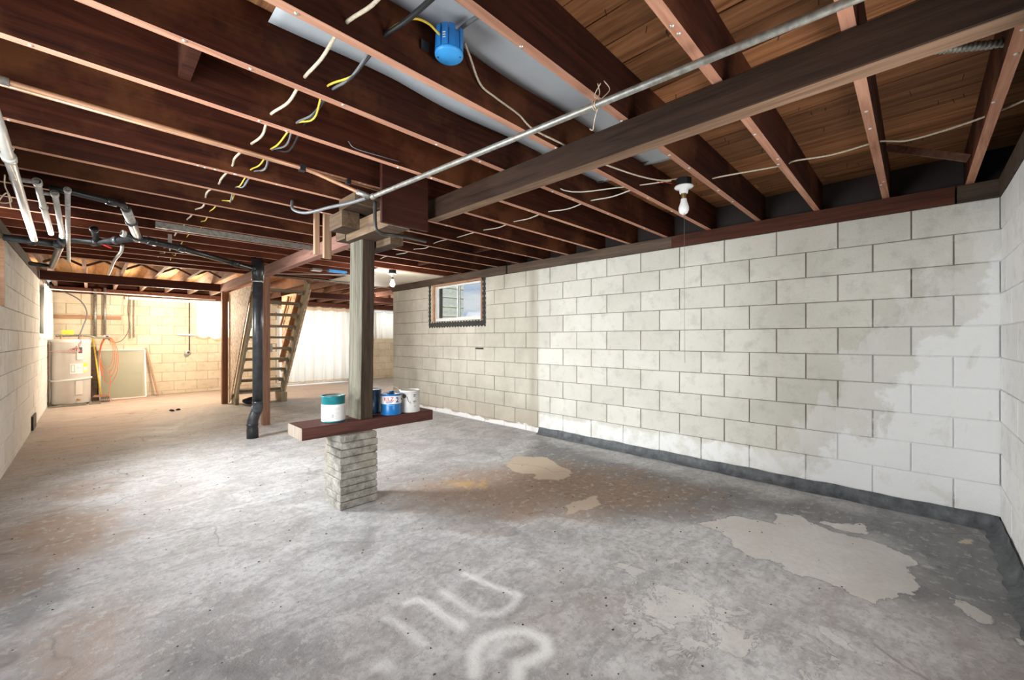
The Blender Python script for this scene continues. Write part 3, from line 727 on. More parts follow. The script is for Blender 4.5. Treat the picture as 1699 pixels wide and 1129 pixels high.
timber('hanging_board', 'wide dark red board hanging below the joists beside the post top', 'board', (1.30, 2.438, 1.958), (1.652, 2.466, JT-.005), [M['panel_red'], M['panel_red'], M['panel_red']])
a = atZ(526, 423, 2.0); 
timber('wood_cleat', 'thin vertical pine cleat nailed left of the post top, left one', 'cleat', (1.35, 3.70, 1.94), (1.392, 3.74, JT-.004), [M['pine'], M['pine']])
timber('wood_cleat', 'thin vertical pine cleat nailed left of the post top, right one', 'cleat', (1.402, 3.63, 1.905), (1.466, 3.67, JT-.004), [M['pine'], M['pine']])

# ---------------------------------------------------------------- white sheets between the joists
def sheet_obj(x0, x1, y0, y1, label):
    def f(u, v):
        xx = x0+(x1-x0)*u; wv = .006*math.sin(xx*7+v*2)
        if u > .97 and v > .45: xx -= .12*(v-.45)
        return (xx, y0+(y1-y0)*v, 2.425-.012*abs(math.sin(xx*3.1))*v+wv-.01*(u > .95)*random.random())
    mb = MB().grid(f, 60, 6); nv = len(mb.v); 
    o = mb.build('metal_sheet', M['sheet']); md = o.modifiers.new('thickness', 'SOLIDIFY'); md.thickness = .0015; md.offset = 1
    return tag(o, label, 'sheet')
sheet_obj(.40, 2.76, JY[3]+.046, JY[4]-.006, 'white metal sheet between joists with the blue junction box beneath it')
sheet_obj(.47, 2.82, JY[4]+.046, JY[5]-.006, 'white metal sheet in the next joist bay left of the blue box')
tag(MB().box((2.85, 5.45, JB-.012), (3.98, 7.3, JB-.001)).build('ceiling_panel', M['ceiling_panel']), 'cream panel fixed under the joists behind the small window', 'panel')

# ---------------------------------------------------------------- windows and curtains
def slider(name, axis, face, a0, a1, z0, z1, inward, label, dep=.12, frame_mat=None):
    """sliding window set in an opening; axis 'y' -> runs along Y at X=face"""
    base = (face, (a0+a1)/2, z0) if axis == 'y' else ((a0+a1)/2, face, z0)
    mb = MB(); t = .03; lo, hi = sorted((face+inward*(dep-.03), face+inward*(dep+.03)))
    def bx(m, u0, u1, w0, w1, l=lo, h=hi):
        if axis == 'y': m.box((l, u0, w0), (h, u1, w1))
        else: m.box((u0, l, w0), (u1, h, w1))
    bx(mb, a0, a1, z0, z0+t); bx(mb, a0, a1, z1-t, z1); bx(mb, a0, a0+t, z0+t, z1-t); bx(mb, a1-t, a1, z0+t, z1-t)
    w = structure(mb.build(name, frame_mat or M['alu'], None, base), label); m = (a0+a1)/2
    for (s0, s1, off) in ((a0+t, m+.02, -.012), (m-.02, a1-t, .012)):
        sb = MB(); l = (lo+hi)/2+off-.009; h = l+.018; q = .022
        bx(sb, s0, s1, z0+t, z0+t+q, l, h); bx(sb, s0, s1, z1-t-q, z1-t, l, h); bx(sb, s0, s0+q, z0+t+q, z1-t-q, l, h); bx(sb, s1-q, s1, z0+t+q, z1-t-q, l, h)
        so = sb.build('window_sash', frame_mat or M['alu'], w); gp = MB(); bx(gp, s0+q, s1-q, z0+t+q, z1-t-q, (l+h)/2-.002, (l+h)/2+.002); gp.build('pane', M['glass'], so)
    return w
w1 = slider('window_1', 'y', XR, 4.575, 5.78, WZ+.005, TOP-.005, 1, 'small white sliding window high in the right wall', .06)
slider('window_2', 'y', XL, 4.62, 5.83, WZ+.005, TOP-.005, -1, 'sliding window at the left edge')
slider('added_door_2', 'y', XL, 1.02, 2.98, .005, TOP-.005, -1, 'sliding glass door added out of view in the left wall beside the camera')  # made-up door out of view, opened to let fill light in
slider('window_3', 'y', XL, 9.47, 10.98, TOP-4*C+.005, TOP-.005, -1, 'window behind the white cloth on the left wall')
slider('window_4', 'x', YB, 1.74, 2.73, TOP-4*C+.005, TOP-.005, 1, 'window behind the thin curtain on the rear wall')
slider('window_5', 'x', YB, 6.02, 6.83, TOP-4*C+.005, TOP-.005, 1, 'small rear window at the far end beside the patio curtain')
slider('door_1', 'x', YB, 3.37, 5.23, .005, TOP-.005, 1, 'patio sliding door behind the long curtain')
MB().box((XL-.19, 5.832, WZ), (XL-.002, 5.85, TOP)).build('window_frame', M['pine_x'], bpy.data.objects['window_2'])
# wooden inner jambs and black sealant round window_1
for (a, b) in (((XR-.012, 5.765, WZ), (XR+.03, 5.80, TOP)), ((XR-.012, 4.55, WZ), (XR+.03, 4.575, TOP)), ((XR-.014, 4.55, TOP-.03), (XR+.03, 5.80, TOP))):
    MB().box(a, b).build('window_frame', M['pine_x'], w1)
def sealant():
    mb = MB()
    def rib(p, q, n, w_):
        p, q = Vector(p), Vector(q); d = (q-p); L = d.length; d.normalize(); side = Vector((1, 0, 0)).cross(d)
        def f(u, v):
            c = p.lerp(q, u); s_ = (v-.5)*w_*(1+.25*math.sin(u*L*90)+random.uniform(-.12, .12))
            o = .004+.014*math.sin(math.pi*v)*(.6+.4*math.sin(u*L*150)+random.uniform(-.2, .2)); return (c.x-o, c.y+side.y*s_, c.z+side.z*s_)
        mb.grid(f, n, 4)
    rib((XR, 5.885, WZ-.06), (XR, 5.885, TOP-.005), 60, .06); rib((XR, 5.90, WZ-.055), (XR, 4.47, WZ-.055), 120, .085); rib((XR, 4.505, WZ-.06), (XR, 4.505, TOP-.005), 60, .06)
    return mb.build('sealant', M['foam'], w1)
sealant()

def curtain(name, label, p0, p1, ztop, zbot, waves, amp, header=True, hem=.03, rag=0, nrm=(0, -1, 0), mat='curtain', group=None):
    p0, p1, nr = Vector(p0), Vector(p1), Vector(nrm)
    t = thing(name, label, 'curtain', ((p0.x+p1.x)/2, (p0.y+p1.y)/2, zbot), group)
    ph = [random.uniform(0, 6) for _ in range(4)]
    def f(u, v, z0=None, z1=None):
        z0 = zbot if z0 is None else z0; z1 = ztop if z1 is None else z1
        z = z0+(z1-z0)*v; q = (z-zbot)/(ztop-zbot); p = p0.lerp(p1, u)
        a = amp*(1-.45*q)*(math.sin(u*waves*6.283+ph[0]+.6*math.sin(3*q+ph[2]))+.5*math.sin(u*waves*11.3+ph[1]))
        sag = -.03*q*abs(math.sin(u*18)) if header else 0
        r_ = rag*(math.sin(u*31+1)+math.sin(u*13))*(1-q)
        return (p.x+nr.x*a, p.y+nr.y*a, z+sag+r_)
    MB().grid(lambda u, v: f(u, v, zbot+hem, ztop-(.06 if header else 0)), 160, 14).build('drape', M[mat], t)
    if header: MB().grid(lambda u, v: f(u, v, ztop-.06, ztop+.03), 160, 3).build('heading', M['curtain_hem'], t)
    if hem: MB().grid(lambda u, v: f(u, v, zbot, zbot+hem), 160, 1).build('hem', M['curtain_hem'], t)
    return t
curtain('curtain', 'long white pleated curtain covering the patio door at the far end', (3.30, 11.60, 0), (5.28, 11.60, 0), 2.06, .06, 9, .045)
curtain('curtain', 'short thin white curtain with ragged hem over rear window left of stairs', (1.66, 11.67, 0), (2.78, 11.67, 0), 2.03, 1.21, 5, .015, False, .03, .02)
curtain('curtain', 'white cloth hanging over the window on the left wall near the heater', (XL+.05, 9.35, 0), (XL+.05, 11.1, 0), 2.06, 1.20, 5, .015, False, 0, 0, (1, 0, 0))
curtain('curtain', 'short white curtain on the far right rear window behind the post', (5.96, 11.67, 0), (6.88, 11.67, 0), 2.0, 1.22, 5, .015, False, 0)
tag(MB().tube([(3.2, 11.62, 2.075), (5.4, 11.62, 2.075)], .008).build('curtain_rod', M['dark_metal']), 'thin rod carrying the long patio curtain', 'rod')

# ---------------------------------------------------------------- stairs
st = thing('staircase', 'open wooden basement stairs rising beside the strand board panel', 'stairs', (2.2, 8.3, 0))
yb_, yt_ = 8.93, 7.50
for x in (1.86, 2.62):
    mb = MB(); mb.bar((x, yb_-.02, .16), (x, yt_, 2.20), .04, .15, up=(0, 1, 0)); mb.build('stringer', M['stair'], st)
for k in range(10):
    z = .243+.199*k; y = yb_-(z-.12)/2.07*1.43+.05
    tr = MB().box((1.882, y-.02, z-.02), (2.598, y+.21, z+.018)).build('tread', M['tread'], st)
    for x in (1.884, 2.564): MB().box((x, y+.0, z-.052), (x+.032, y+.15, z-.021)).build('cleat', M['stair'], tr)
base = MB(); base.box((1.84, 8.86, .001), (1.90, 9.14, .185)); base.build('foot_block', M['stair'], st)
base = MB(); base.box((2.56, 8.70, .001), (2.66, 9.10, .185)); base.build('foot_block', M['stair'], st)
MB().box((1.90, 8.88, .19), (2.60, 9.12, .222)).build('tread', M['stair'], st)
# strand board sides of the stair enclosure
def side_panel(x0, x1, label, mat='osb'):
    mb = MB(); pts = [(9.16, .02), (9.02, .10), (7.60, 2.075), (9.16, 2.075)]
    vs = [(x0, y, z) for y, z in pts]+[(x1, y, z) for y, z in pts]
    mb.add(vs, [(0,1,2,3), (7,6,5,4), (0,4,5,1), (1,5,6,2), (2,6,7,3), (3,7,4,0)]); return tag(mb.build('strand_board_panel', M[mat]), label, 'panel')
side_panel(1.80, 1.815, 'triangular strand board panel closing the left side of the stairs')
sp = side_panel(2.70, 2.715, 'triangular strand board panel seen through the treads on the right')
b = MB(); b.bar((2.685, 9.12, .75), (2.685, 8.02, 2.07), .02, .12, up=(1, 0, 0)); tag(b.build('sloping_board', M['pine_x']), 'orange sloping board fixed to the right stair panel', 'board')
tag(MB().tube(bez([(2.665, 9.13, 1.45), (2.665, 8.62, 2.02)], 4), .02, 8).build('handrail', M['pine']), 'slim wooden handrail on the right side of the stairs', 'handrail')
mb = MB()
def lump(c, s, seed):
    r = random.Random(seed); n = 10; out = MB()
    prof = [(math.sin(math.pi*i/n), -math.cos(math.pi*i/n)) for i in range(n+1)]
    vs = []
    for rr, zz in prof:
        for k in range(14):
            a = 2*math.pi*k/14; q = 1+.25*math.sin(a*3+seed+zz*2)+r.uniform(-.05, .05); vs.append((c[0]+s[0]*rr*math.cos(a)*q, c[1]+s[1]*rr*math.sin(a)*q, c[2]+s[2]*(zz*.9+1)*.5*(1+.1*math.sin(a*2))))
    out.add(vs, [(i*14+k, i*14+(k+1) % 14, (i+1)*14+(k+1) % 14, (i+1)*14+k) for i in range(n) for k in range(14)], 0, True); return out
tag(lump((2.06, 8.72, .002), (.14, .11, .14), 3).build('cloth_bag', M['black']), 'crumpled black bag lying under the lowest stair tread', 'bag')

# ---------------------------------------------------------------- paint cans
def arc_patch(mb, c, r, z0, z1, a0, a1, mi=0, n=10):
    vs = []
    for z in (z0, z1):
        for i in range(n+1): a = a0+(a1-a0)*i/n; vs.append((c[0]+r*math.cos(a), c[1]+r*math.sin(a), c[2]+z))
    mb.add(vs, [(i, i+1, n+1+i+1, n+1+i) for i in range(n)], mi, True)
def can_text(txt, c, r, z, size, ang, mat, parent, name='lettering', stretch=1.0):
    cu = bpy.data.curves.new('t', 'FONT'); cu.body = txt; cu.size = size; cu.align_x = 'CENTER'; cu.resolution_u = 3; cu.offset = size*.02
    ob = bpy.data.objects.new('t', cu); COL.objects.link(ob); bpy.context.view_layer.update()
    me = bpy.data.meshes.new_from_object(ob.evaluated_get(bpy.context.evaluated_depsgraph_get())); bpy.data.objects.remove(ob)
    pw = wloc(parent)
    for v in me.vertices:
        a = ang+v.co.x*stretch/r; zz = z+v.co.y; v.co = (c[0]+r*math.cos(a)-pw[0], c[1]+r*math.sin(a)-pw[1], c[2]+zz-pw[2])
    me.name = name; me.materials.clear(); me.materials.append(mat); o = bpy.data.objects.new(name, me); COL.objects.link(o); o.parent = parent; return o
def can(x, y, z, r, h, body, label, bottom=None):
    t = thing('paint_can', label, 'paint can', (x, y, z))
    MB().lathe([(0.001, 0), (r-.002, 0), (r, .002), (r, .006), (r-.003, .008), (r-.003, h-.012), (r, h-.009), (r+.001, h-.004), (r-.001, h), (r-.006, h), (r-.007, h-.006)], (x, y, z), 40).build('body', body, t)
    MB().lathe([(r-.007, h-.006), (r-.012, h-.012), (r-.018, h-.013), (r-.021, h-.007), (.001, h-.007)], (x, y, z), 40).build('lid', M['paint_lid'], t)
    return t
def bail(t, x, y, z, r, h, ang, tilt):
    d = Vector((math.cos(ang), math.sin(ang), 0)); o = Vector((-d.y, d.x, 0))*math.sin(tilt)+Vector((0, 0, 1))*math.cos(tilt); c = Vector((x, y, z+h-.045))
    pts = [c+d*((r+.002)*math.cos(a))+o*((r+.02)*math.sin(a)) for a in [math.pi*i/20 for i in range(21)]]
    MB().tube(pts, .0014, 5).build('wire_handle', M['steel'], t)
    for s_ in (-1, 1): MB().lathe([(.001, .006), (.006, .005), (.008, 0), (.008, -.003)], c+d*(s_*(r-.002)), 12, axis=tuple(d*s_)).build('handle_lug', M['dark_metal'], t)
toCam = lambda x, y: math.atan2(-y, -x)
# teal can
x, y, z = 1.247, 3.06, SZ1+.001
t = can(x, y, z, .083, .19, M['teal'], 'teal topped paint can with a white label, left of the post')
mb = MB(); arc_patch(mb, (x, y, z), .0815, .010, .128, 0, 6.283, n=40); mb.build('label', M['label_white'], t)
a = toCam(x, y); mb = MB()
for i in range(9): arc_patch(mb, (x, y, z), .0822, .105-i*.010, .1025-i*.010, a+.12, a+.30+.25*random.random(), n=4)
for i in range(7): arc_patch(mb, (x, y, z), .0822, .100-i*.011, .0965-i*.011, a-.55, a-.28+.15*random.random(), n=4)
arc_patch(mb, (x, y, z), .0822, .035, .06, a-.15, a+.05, n=4); mb.build('small_print', M['ink_grey'], t)
# navy can behind the post
x, y = 1.612, 3.20; t = can(x, y, z, .082, .19, M['can_navy'], 'dark navy paint can half hidden behind the post'); bail(t, x, y, z, .082, .19, toCam(x, y)+1.4, .5)
# blue KILZ can
x, y = 1.69, 3.018; t = can(x, y, z, .081, .165, M['can_blue'], 'bright blue primer can with red lettering and a black spout cap'); a = toCam(x, y)
mb = MB(); arc_patch(mb, (x, y, z), .0805, .088, .150, 0, 6.283, n=40); mb.build('label', M['label_white'], t)
can_text('KILZ', (x, y, z), .0815, .114, .041, a-.25, M['ink_red'], t, stretch=.95)
can_text('2', (x, y, z), .0817, .100, .056, a+.62, M['ink_blue'], t)
mb = MB()
for i, w_ in enumerate((.42, .34)): arc_patch(mb, (x, y, z), .0815, .105-i*.009, .110-i*.009, a-.5, a-.5+w_*1.6, n=6)
mb.build('small_print', M['ink_blue'], t)
mb = MB(); arc_patch(mb, (x, y, z), .0812, .074, .080, a-.35, a+.35, n=6); mb.build('pale_print', M['blue_lid'], t)
MB().lathe([(.001, .185), (.020, .185), (.022, .182), (.022, .166), (.030, .164), (.034, .158)], (x, y, z), 20).build('spout_cap', M['can_navy'], t)
MB().lathe([(.034, .158), (.06, .160), (.078, .164)], (x, y, z), 32).build('shoulder', M['can_navy'], t)
bail(t, x, y, z, .081, .165, a+1.35, .25)
# white can
x, y = 1.862, 3.018; t = can(x, y, z, .083, .178, M['can_white'], 'off white paint can with a black dot, rightmost on the plank'); a = toCam(x, y)
mb = MB(); mb.lathe([(.001, 0), (.017, 0)], (x+.084*math.cos(a-.55), y+.084*math.sin(a-.55), z+.135), 14, axis=(math.cos(a-.55), math.sin(a-.55), 0)); mb.build('black_dot', M['ink'], t)
mb = MB()
for (da, z0, z1, l) in ((.35, .14, .146, .3), (.35, .128, .133, .22), (.32, .088, .094, .36), (.34, .077, .080, .25), (.4, .045, .047, .2), (.4, .052, .054, .22)): arc_patch(mb, (x, y, z), .0815, z0, z1, a+da, a+da+l, n=4)
mb.build('small_print', M['ink'], t)
mb = MB(); mb.tube([(x+.0815*math.cos(a+q), y+.0815*math.sin(a+q), z+w_) for q, w_ in ((-.28, .13), (-.18, .10), (-.1, .085), (.0, .09), (.08, .075))], .0016, 4); mb.build('paint_drip', M['ink'], t)

# ---------------------------------------------------------------- pipes overhead
p1 = atY(617, 327, 2.40); p0 = atZ(1415, 0, 2.175); p0 = p0+(p0-p1)*.12
t = thing('steel_conduit', 'long galvanised conduit slung across the ceiling under the joists', 'conduit', ((p0+p1)/2))
MB().tube([p0.lerp(p1, i/12) for i in range(13)], .0135, 14).build('pipe', M['galv'], t)
MB().lathe([(.0137, 0), (.018, .003), (.018, .03), (.0145, .034)], p1-(p1-p0).normalized()*.03, 14, axis=tuple(p1-p0)).build('coupling', M['galv'], t)
tag(MB().tube(bez([atY(622, 334, 2.405), atY(622.5, 372, 2.405), atY(627, 384, 2.405), atY(640, 389, 2.41), atY(666, 392, 2.42), atY(706, 401, 2.6)], 6), .011, 10).build('drain_tube', M['dark_metal']), 'dark bent tube curving under the cribbing at the post top', 'pipe')
# copper run
cp = [(XL+.02, 2.49, 2.195), (-.1, 2.50, 2.195), (.6, 2.525, 2.195), (.88, 2.53, 2.19), (1.02, 2.49, 2.15), (1.19, 2.415, 2.088)]
t = thing('copper_pipe', 'tan copper pipe running along the joists from the left to the post', 'pipe', cp[2])
MB().tube(bez(cp, 5), .011, 10).build('pipe', M['copper'], t)
MB().tube([(-.45, 2.491, 2.195), (-.22, 2.497, 2.195)], .016, 12).build('coupling', M['galv_pale'], t)
MB().tube([(1.135, 2.44, 2.107), (1.205, 2.408, 2.084)], .016, 12).build('coupling', M['galv'], t)
MB().box((.84, 2.52, 2.178), (.87, 2.556, 2.213)).build('clip', M['black'], t)
t2 = thing('copper_pipe', 'second slimmer copper pipe fixed tight along the joist edge', 'pipe', (.5, 2.55, 2.2))
MB().tube([(XL+.02, 2.555, 2.205), (1.35, 2.575, 2.203)], .009, 8).build('pipe', M['copper'], t2)
MB().box((1.13, 2.558, 2.19), (1.155, 2.594, 2.217)).build('clip', M['black'], t2)
tag(MB().tube(bez([(1.06, 3.36, 2.25), (1.05, 3.30, 2.17), (1.09, 3.15, 2.12), (1.15, 2.86, 2.11), (1.19, 2.66, 2.10), (1.2, 2.45, 2.085)], 6), .011, 10).build('flexible_hose', M['grey_cable']), 'thick dark grey cable looping to the left of the post top', 'cable')
# pale supply pipes at upper left
def pipe(name, label, pts, r, mat, cat='pipe', fits=(), fm=None, seg=12, smooth=0):
    t = thing(name, label, cat, pts[len(pts)//2])
    MB().tube(bez(pts, smooth) if smooth else pts, r, seg).build('pipe', mat, t)
    for (c, d, L) in fits:
        c = Vector(c); d = Vector(d).normalized(); MB().lathe([(r, -L/2), (r*1.32, -L/2+.002), (r*1.32, L/2-.002), (r, L/2)], c, seg, axis=tuple(d)).build('fitting', fm or mat, t)
    return t
P = [atZ(-25, 150, 2.12), atZ(0, 215, 2.11), atZ(15, 262, 2.10), atZ(57, 398, 2.05)]
pipe('pale_pipe', 'thickest pale pipe at the left edge with twine knotted round it', P, .021, M['pvc'], fits=[(P[2], P[3]-P[2], .05)])
P = [atZ(62, 303, 2.16), atZ(66, 320, 2.15), atZ(85, 388, 2.06)]; pipe('pale_pipe', 'second pale overhead pipe from the left edge', P, .017, M['pvc'], fits=[(P[0], P[2]-P[0], .05), (P[1]*.7+P[2]*.3, P[2]-P[1], .03)])
P = [atZ(91, 322, 2.15), atZ(104, 392, 2.06)]; pipe('pale_pipe', 'third pale overhead pipe from the left edge', P, .016, M['pvc'], fits=[(P[0], P[1]-P[0], .04), (P[1], P[1]-P[0], .04)])
P = [atZ(112, 316, 2.15), atZ(114, 434, 2.04)]; pipe('pale_pipe', 'fourth pale overhead pipe, farthest from the left edge', P, .014, M['galv_pale'], fits=[(P[0], P[1]-P[0], .04)])
P = [atZ(16, 296, 2.16), atZ(66, 303, 2.16)]; pipe('cross_pipe', 'short grey cross pipe joining the pale pipes at upper left', P, .013, M['galv_pale'])
P = [atZ(66, 320, 2.15), atZ(92, 323, 2.15)]; pipe('cross_pipe', 'shorter lower cross pipe between second and third pale pipes', P, .012, M['galv_pale'])
# drain lines
A = Vector((1.44, 5.80, 2.06))
P = [atZ(231, 396, 2.11), atZ(300, 412, 2.09), A]
t = pipe('drain_line', 'long thin black drain pipe sloping toward the tall black pipe', P, .028, M['abs'], fits=[(P[0]*.72+P[1]*.28, P[1]-P[0], .07), (P[1], P[1]-P[0], .06), (P[1]*.35+P[2]*.65, P[2]-P[1], .09), (P[2]+(P[1]-P[2])*.08, P[2]-P[1], .08)])
B = P[0]; P = [atZ(229, 396, 2.12), atZ(159, 402, 2.11), atZ(118, 398, 2.11), atZ(104, 400, 2.10), atZ(100, 408, 2.08), atZ(86, 443, 1.99)]
pipe('drain_line', 'scuffed silvery black drain pipe bending down at its left end', P, .027, M['abs_wear'], fits=[(P[1], P[1]-P[0], .08), (P[1]*.5+P[0]*.5, P[1]-P[0], .05), (P[3], P[4]-P[2], .05)])
P = [atZ(6, 394, 2.10), atZ(97, 406, 2.08)]; pipe('drain_line', 'thick black drain pipe entering over the left block wall', P, .030, M['abs'], fits=[(P[1], P[1]-P[0], .06), (P[0]*.5+P[1]*.5, P[1]-P[0], .05)])
P = [atZ(228, 394, 2.12), atZ(218, 368, 2.15), atZ(209, 347, 2.17)]; pipe('drain_branch', 'pale grey drain branch rising from the black drain line', P, .030, M['galv_pale'], fits=[(P[1], P[1]-P[0], .05), (P[0], P[1]-P[0], .07)], fm=M['abs_wear'])
P = [atZ(209, 347, 2.17), atZ(205, 340, 2.175), atZ(185, 335, 2.18), atZ(120, 319, 2.185), atZ(82, 312, 2.185)]; pipe('drain_branch', 'black drain branch running left along a joist from the grey one', P, .021, M['abs'], fits=[(P[2], P[3]-P[2], .06), (P[0], P[1]-P[0], .07)], fm=M['abs'])
P = [atZ(160, 399, 2.12), atZ(156, 381, 2.19)]; pipe('cleanout_stub', 'black stub standing up from the scuffed drain pipe', P, .024, M['abs'], fits=[(P[1], P[1]-P[0], .03)])
P = [atZ(228, 396, 2.1), atZ(205, 388, 2.12)]; pipe('cleanout_stub', 'black stub with a pale cap beside the grey drain branch', P, .022, M['abs'], fits=[(P[1], P[1]-P[0], .03)], fm=M['pvc'])
P = [atZ(86, 443, 1.99), atZ(50, 437, 1.99)]; pipe('drain_line', 'short black drain pipe below, ending at the left wall top', P, .022, M['abs'])
P = [atZ(118, 392, 2.15), atZ(150, 397, 2.14), atZ(185, 412, 2.05)]; pipe('red_water_tube', 'thin red plastic water tube near the drain pipes', P, .008, M['red'], seg=8)
P = [atZ(203, 407, 2.08), atZ(201, 418, 2.03), atZ(190, 432, 2.0), atZ(184, 446, 1.99), atZ(180, 456, 2.12)]; pipe('trap_pipe', 'thin grey trap pipe hanging in front of the rear joists', P, .013, M['galv_pale'], smooth=4)
# strap hangers
for (px, py, lab) in ((282, 398, 'perforated metal strap holding the black drain line under the joists'),):
    q = atZ(px, py+13, 2.09); mb = MB(); mb.bar((q.x, q.y, 2.09), (q.x, q.y, JB-.001), .03, .002, up=(0, 1, 0)); mb.tube([(q.x+math.cos(a_)*.001, q.y+math.cos(a_)*.031, 2.092+math.sin(a_)*.031) for a_ in [i*math.pi/8 for i in range(17)]], .004, 5)
    tag(mb.build('pipe_strap', M['steel']), lab, 'strap')
# long steel angle under the joists
q0, q1 = atZ(257, 372, 2.2), atZ(512, 411, 2.2)
mb = MB(); mb.box((q0.x, 4.655, 2.165), (q1.x+.02, 4.659, 2.217)); mb.box((q0.x, 4.6595, 2.165), (q1.x+.02, 4.69, 2.169)); tag(mb.build('steel_angle', M['galv']), 'long rusty grey steel angle fixed under the joists at left centre', 'bar')
# tall black stack
t = thing('drain_stack', 'tall black vertical drain pipe standing left of the centre post', 'pipe', (1.40, 5.8, 0))
MB().tube([(1.44, 5.8, .42), (1.44, 5.8, 2.18)], .057, 24).build('pipe', M['abs_wear'], t)
MB().lathe([(.057, 1.93), (.066, 1.935), (.066, 2.0), (.07, 2.01), (.070, 2.12), (.064, 2.13), (.064, 2.2), (.001, 2.2)], (1.44, 5.8, 0), 24).build('sanitary_tee', M['abs'], t)
MB().tube([(1.44, 5.8, 2.06), (1.36, 5.75, 2.065)], .033, 16).build('tee_branch', M['abs'], t)
for z in (1.905,): MB().lathe([(.0575, 0), (.0605, .001), (.0605, .018), (.0575, .019)], (1.44, 5.8, z), 24).build('clamp_band', M['steel'], t)
MB().tube([(1.445, 5.735, 1.915), (1.47, 5.735, 1.915)], .012, 8).build('clamp_screw', M['steel'], t)
MB().tube(bez([(1.44, 5.8, .44), (1.438, 5.798, .36), (1.41, 5.79, .29), (1.385, 5.785, .22), (1.38, 5.785, .14)], 5), .060, 24).build('offset_bend', M['abs_wear'], t)
MB().lathe([(.0, .0), (.064, .001), (.064, .11), (.060, .115), (.060, .15), (.066, .155), (.066, .17), (.06, .175)], (1.38, 5.785, 0), 24).build('floor_hub', M['abs'], t)
ca = toCam(1.42, 5.79); cd = Vector((math.cos(ca), math.sin(ca), .35)).normalized()
MB().lathe([(.056, -.05), (.056, .035), (.062, .038), (.062, .052), (.05, .056), (.001, .056)], Vector((1.43, 5.795, .345))+cd*.03, 20, axis=tuple(cd)).build('cleanout_plug', M['abs_wear'], t)
MB().box((1.40, 5.73, .395), (1.455, 5.745, .41)).build('plug_nut', M['abs'], t) if False else None
tag(MB().box((1.769, 6.51, 1.02), (1.80, 6.58, 1.14)).build('switch_box', M['galv_pale']), 'small grey electrical box on the brown post behind the drain pipe', 'switch box')

# ---------------------------------------------------------------- junction box, cables, lamps
jb = thing('junction_box', 'round bright blue plastic ceiling junction box hanging below the white sheet', 'junction box', (.965, 1.285, 2.29))
c0 = (.965, 1.285, 0)
MB().lathe([(.001, 2.292), (.050, 2.292), (.054, 2.296), (.0545, 2.302)], c0, 32).build('cover', M['blue_lid'], jb)
MB().lathe([(.0515, 2.3025), (.0535, 2.31), (.0525, 2.365), (.049, 2.372), (.001, 2.372)], c0, 32).build('body', M['blue'], jb)
for a_ in (-2.0, -2.5, -3.0, -1.2): 
    d = Vector((math.cos(a_), math.sin(a_), 0)); mb = MB(); mb.bar(Vector(c0)+d*.0525+Vector((0, 0, 2.305)), Vector(c0)+d*.0525+Vector((0, 0, 2.385)), .022, .007, up=d); mb.build('rib', M['blue'], jb)
MB().box((.88, 1.345, 2.315), (.915, 1.353, 2.35)).build('bracket', M['dark_metal'], jb)
for s_ in (-1, 1): MB().lathe([(.001, 2.2895), (.003, 2.290), (.004, 2.292)], (c0[0]+s_*.03, c0[1]-s_*.03, 0), 8).build('screw', M['dark_metal'], jb)
mb = MB()
for i in range(3):
    aa = -2.55; arc_patch(mb, (c0[0], c0[1], 2.3), .0568, .028+i*.009, .032+i*.009, aa-.10, aa+.10, n=2)
mb.build('white_mark', M['white'], jb)
def cable(name, label, pts, r, mat, n=6, seg=7, group=None): return tag(MB().tube(bez(pts, n), r, seg).build(name, mat), label, 'cable', group)
cable('cable', 'yellow cable entering the top of the blue junction box', [(.72, 1.37, 2.27), atY(646, 50, 1.345), atY(668, 36, 1.31), atY(690, 31, 1.285), atY(712, 40, 1.27), atY(728, 56, 1.27), (.945, 1.285, 2.36)], .0042, M['yellow'])
cable('cable', 'pair of black cables hanging in a joist bay left of the blue box', [atY(740, -25, .99), atY(712, 2, 1.10), atY(675, 34, 1.24), atY(641, 58, 1.35), (.73, 1.37, 2.265)], .009, M['black'])
cable('cable', 'grey armoured cable running from the blue box up to the near joist', [atY(757, 56, 1.27), atY(770, 43, 1.24), atY(800, 22, 1.12), atY(812, 10, 1.0)], .008, M['grey_cable'])
wc = [atY(771, 71, 1.30), atY(780, 95, 1.325), atY(797, 140, 1.34), atY(822, 162, 1.345), atY(860, 190, 1.347), atY(885, 215, 1.347), atY(935, 240, 1.345)]
b2 = Vector((1.62, 1.33, 2.235)); wc2 = [wc[-1], Vector((1.60, 1.335, 2.23)), Vector((1.75, 1.33, 2.232)), Vector((1.95, 1.32, 2.225)), Vector((2.35, 1.25, 2.225)), Vector((2.62, 1.2, 2.25)), Vector((2.80, 1.16, 2.30))]
cable('cable', 'cream cable running from the blue box along a joist to the bare bulb', wc[:-1]+wc2, .0046, M['cream'])
# drilled-through cables on the left
def run(x, y0, y1, z, sag, amp, seed, mat, r, label, dx=0):
    rr = random.Random(seed); pts = []
    ys = [y for y in JY if y0 < y < y1]
    for a_, b_ in zip(ys, ys[1:]):
        pts.append((x+rr.uniform(-.01, .01), a_+.02, z)); pts.append((x+amp*rr.uniform(-1, 1)+dx, (a_+b_)/2+.02, z-sag*rr.uniform(.3, 1)))
    return cable('cable', label, pts, r, mat)
run(.60, .9, 7.4, 2.262, .022, .02, 1, M['cream'], .0062, 'knobbly cream cable threaded through the joists left of the others')
run(.70, 1.34, 7.4, 2.265, .05, .03, 2, M['yellow'], .0042, 'yellow cable threaded through the joists beside the cream one')
run(.712, 1.34, 4.0, 2.262, .055, .02, 3, M['grey_cable'], .0052, 'grey cable hanging in loops beside the yellow cable')
run(.730, 1.34, 3.6, 2.264, .06, .02, 4, M['black'], .0048, 'black cable hanging in loops beside the yellow cable')
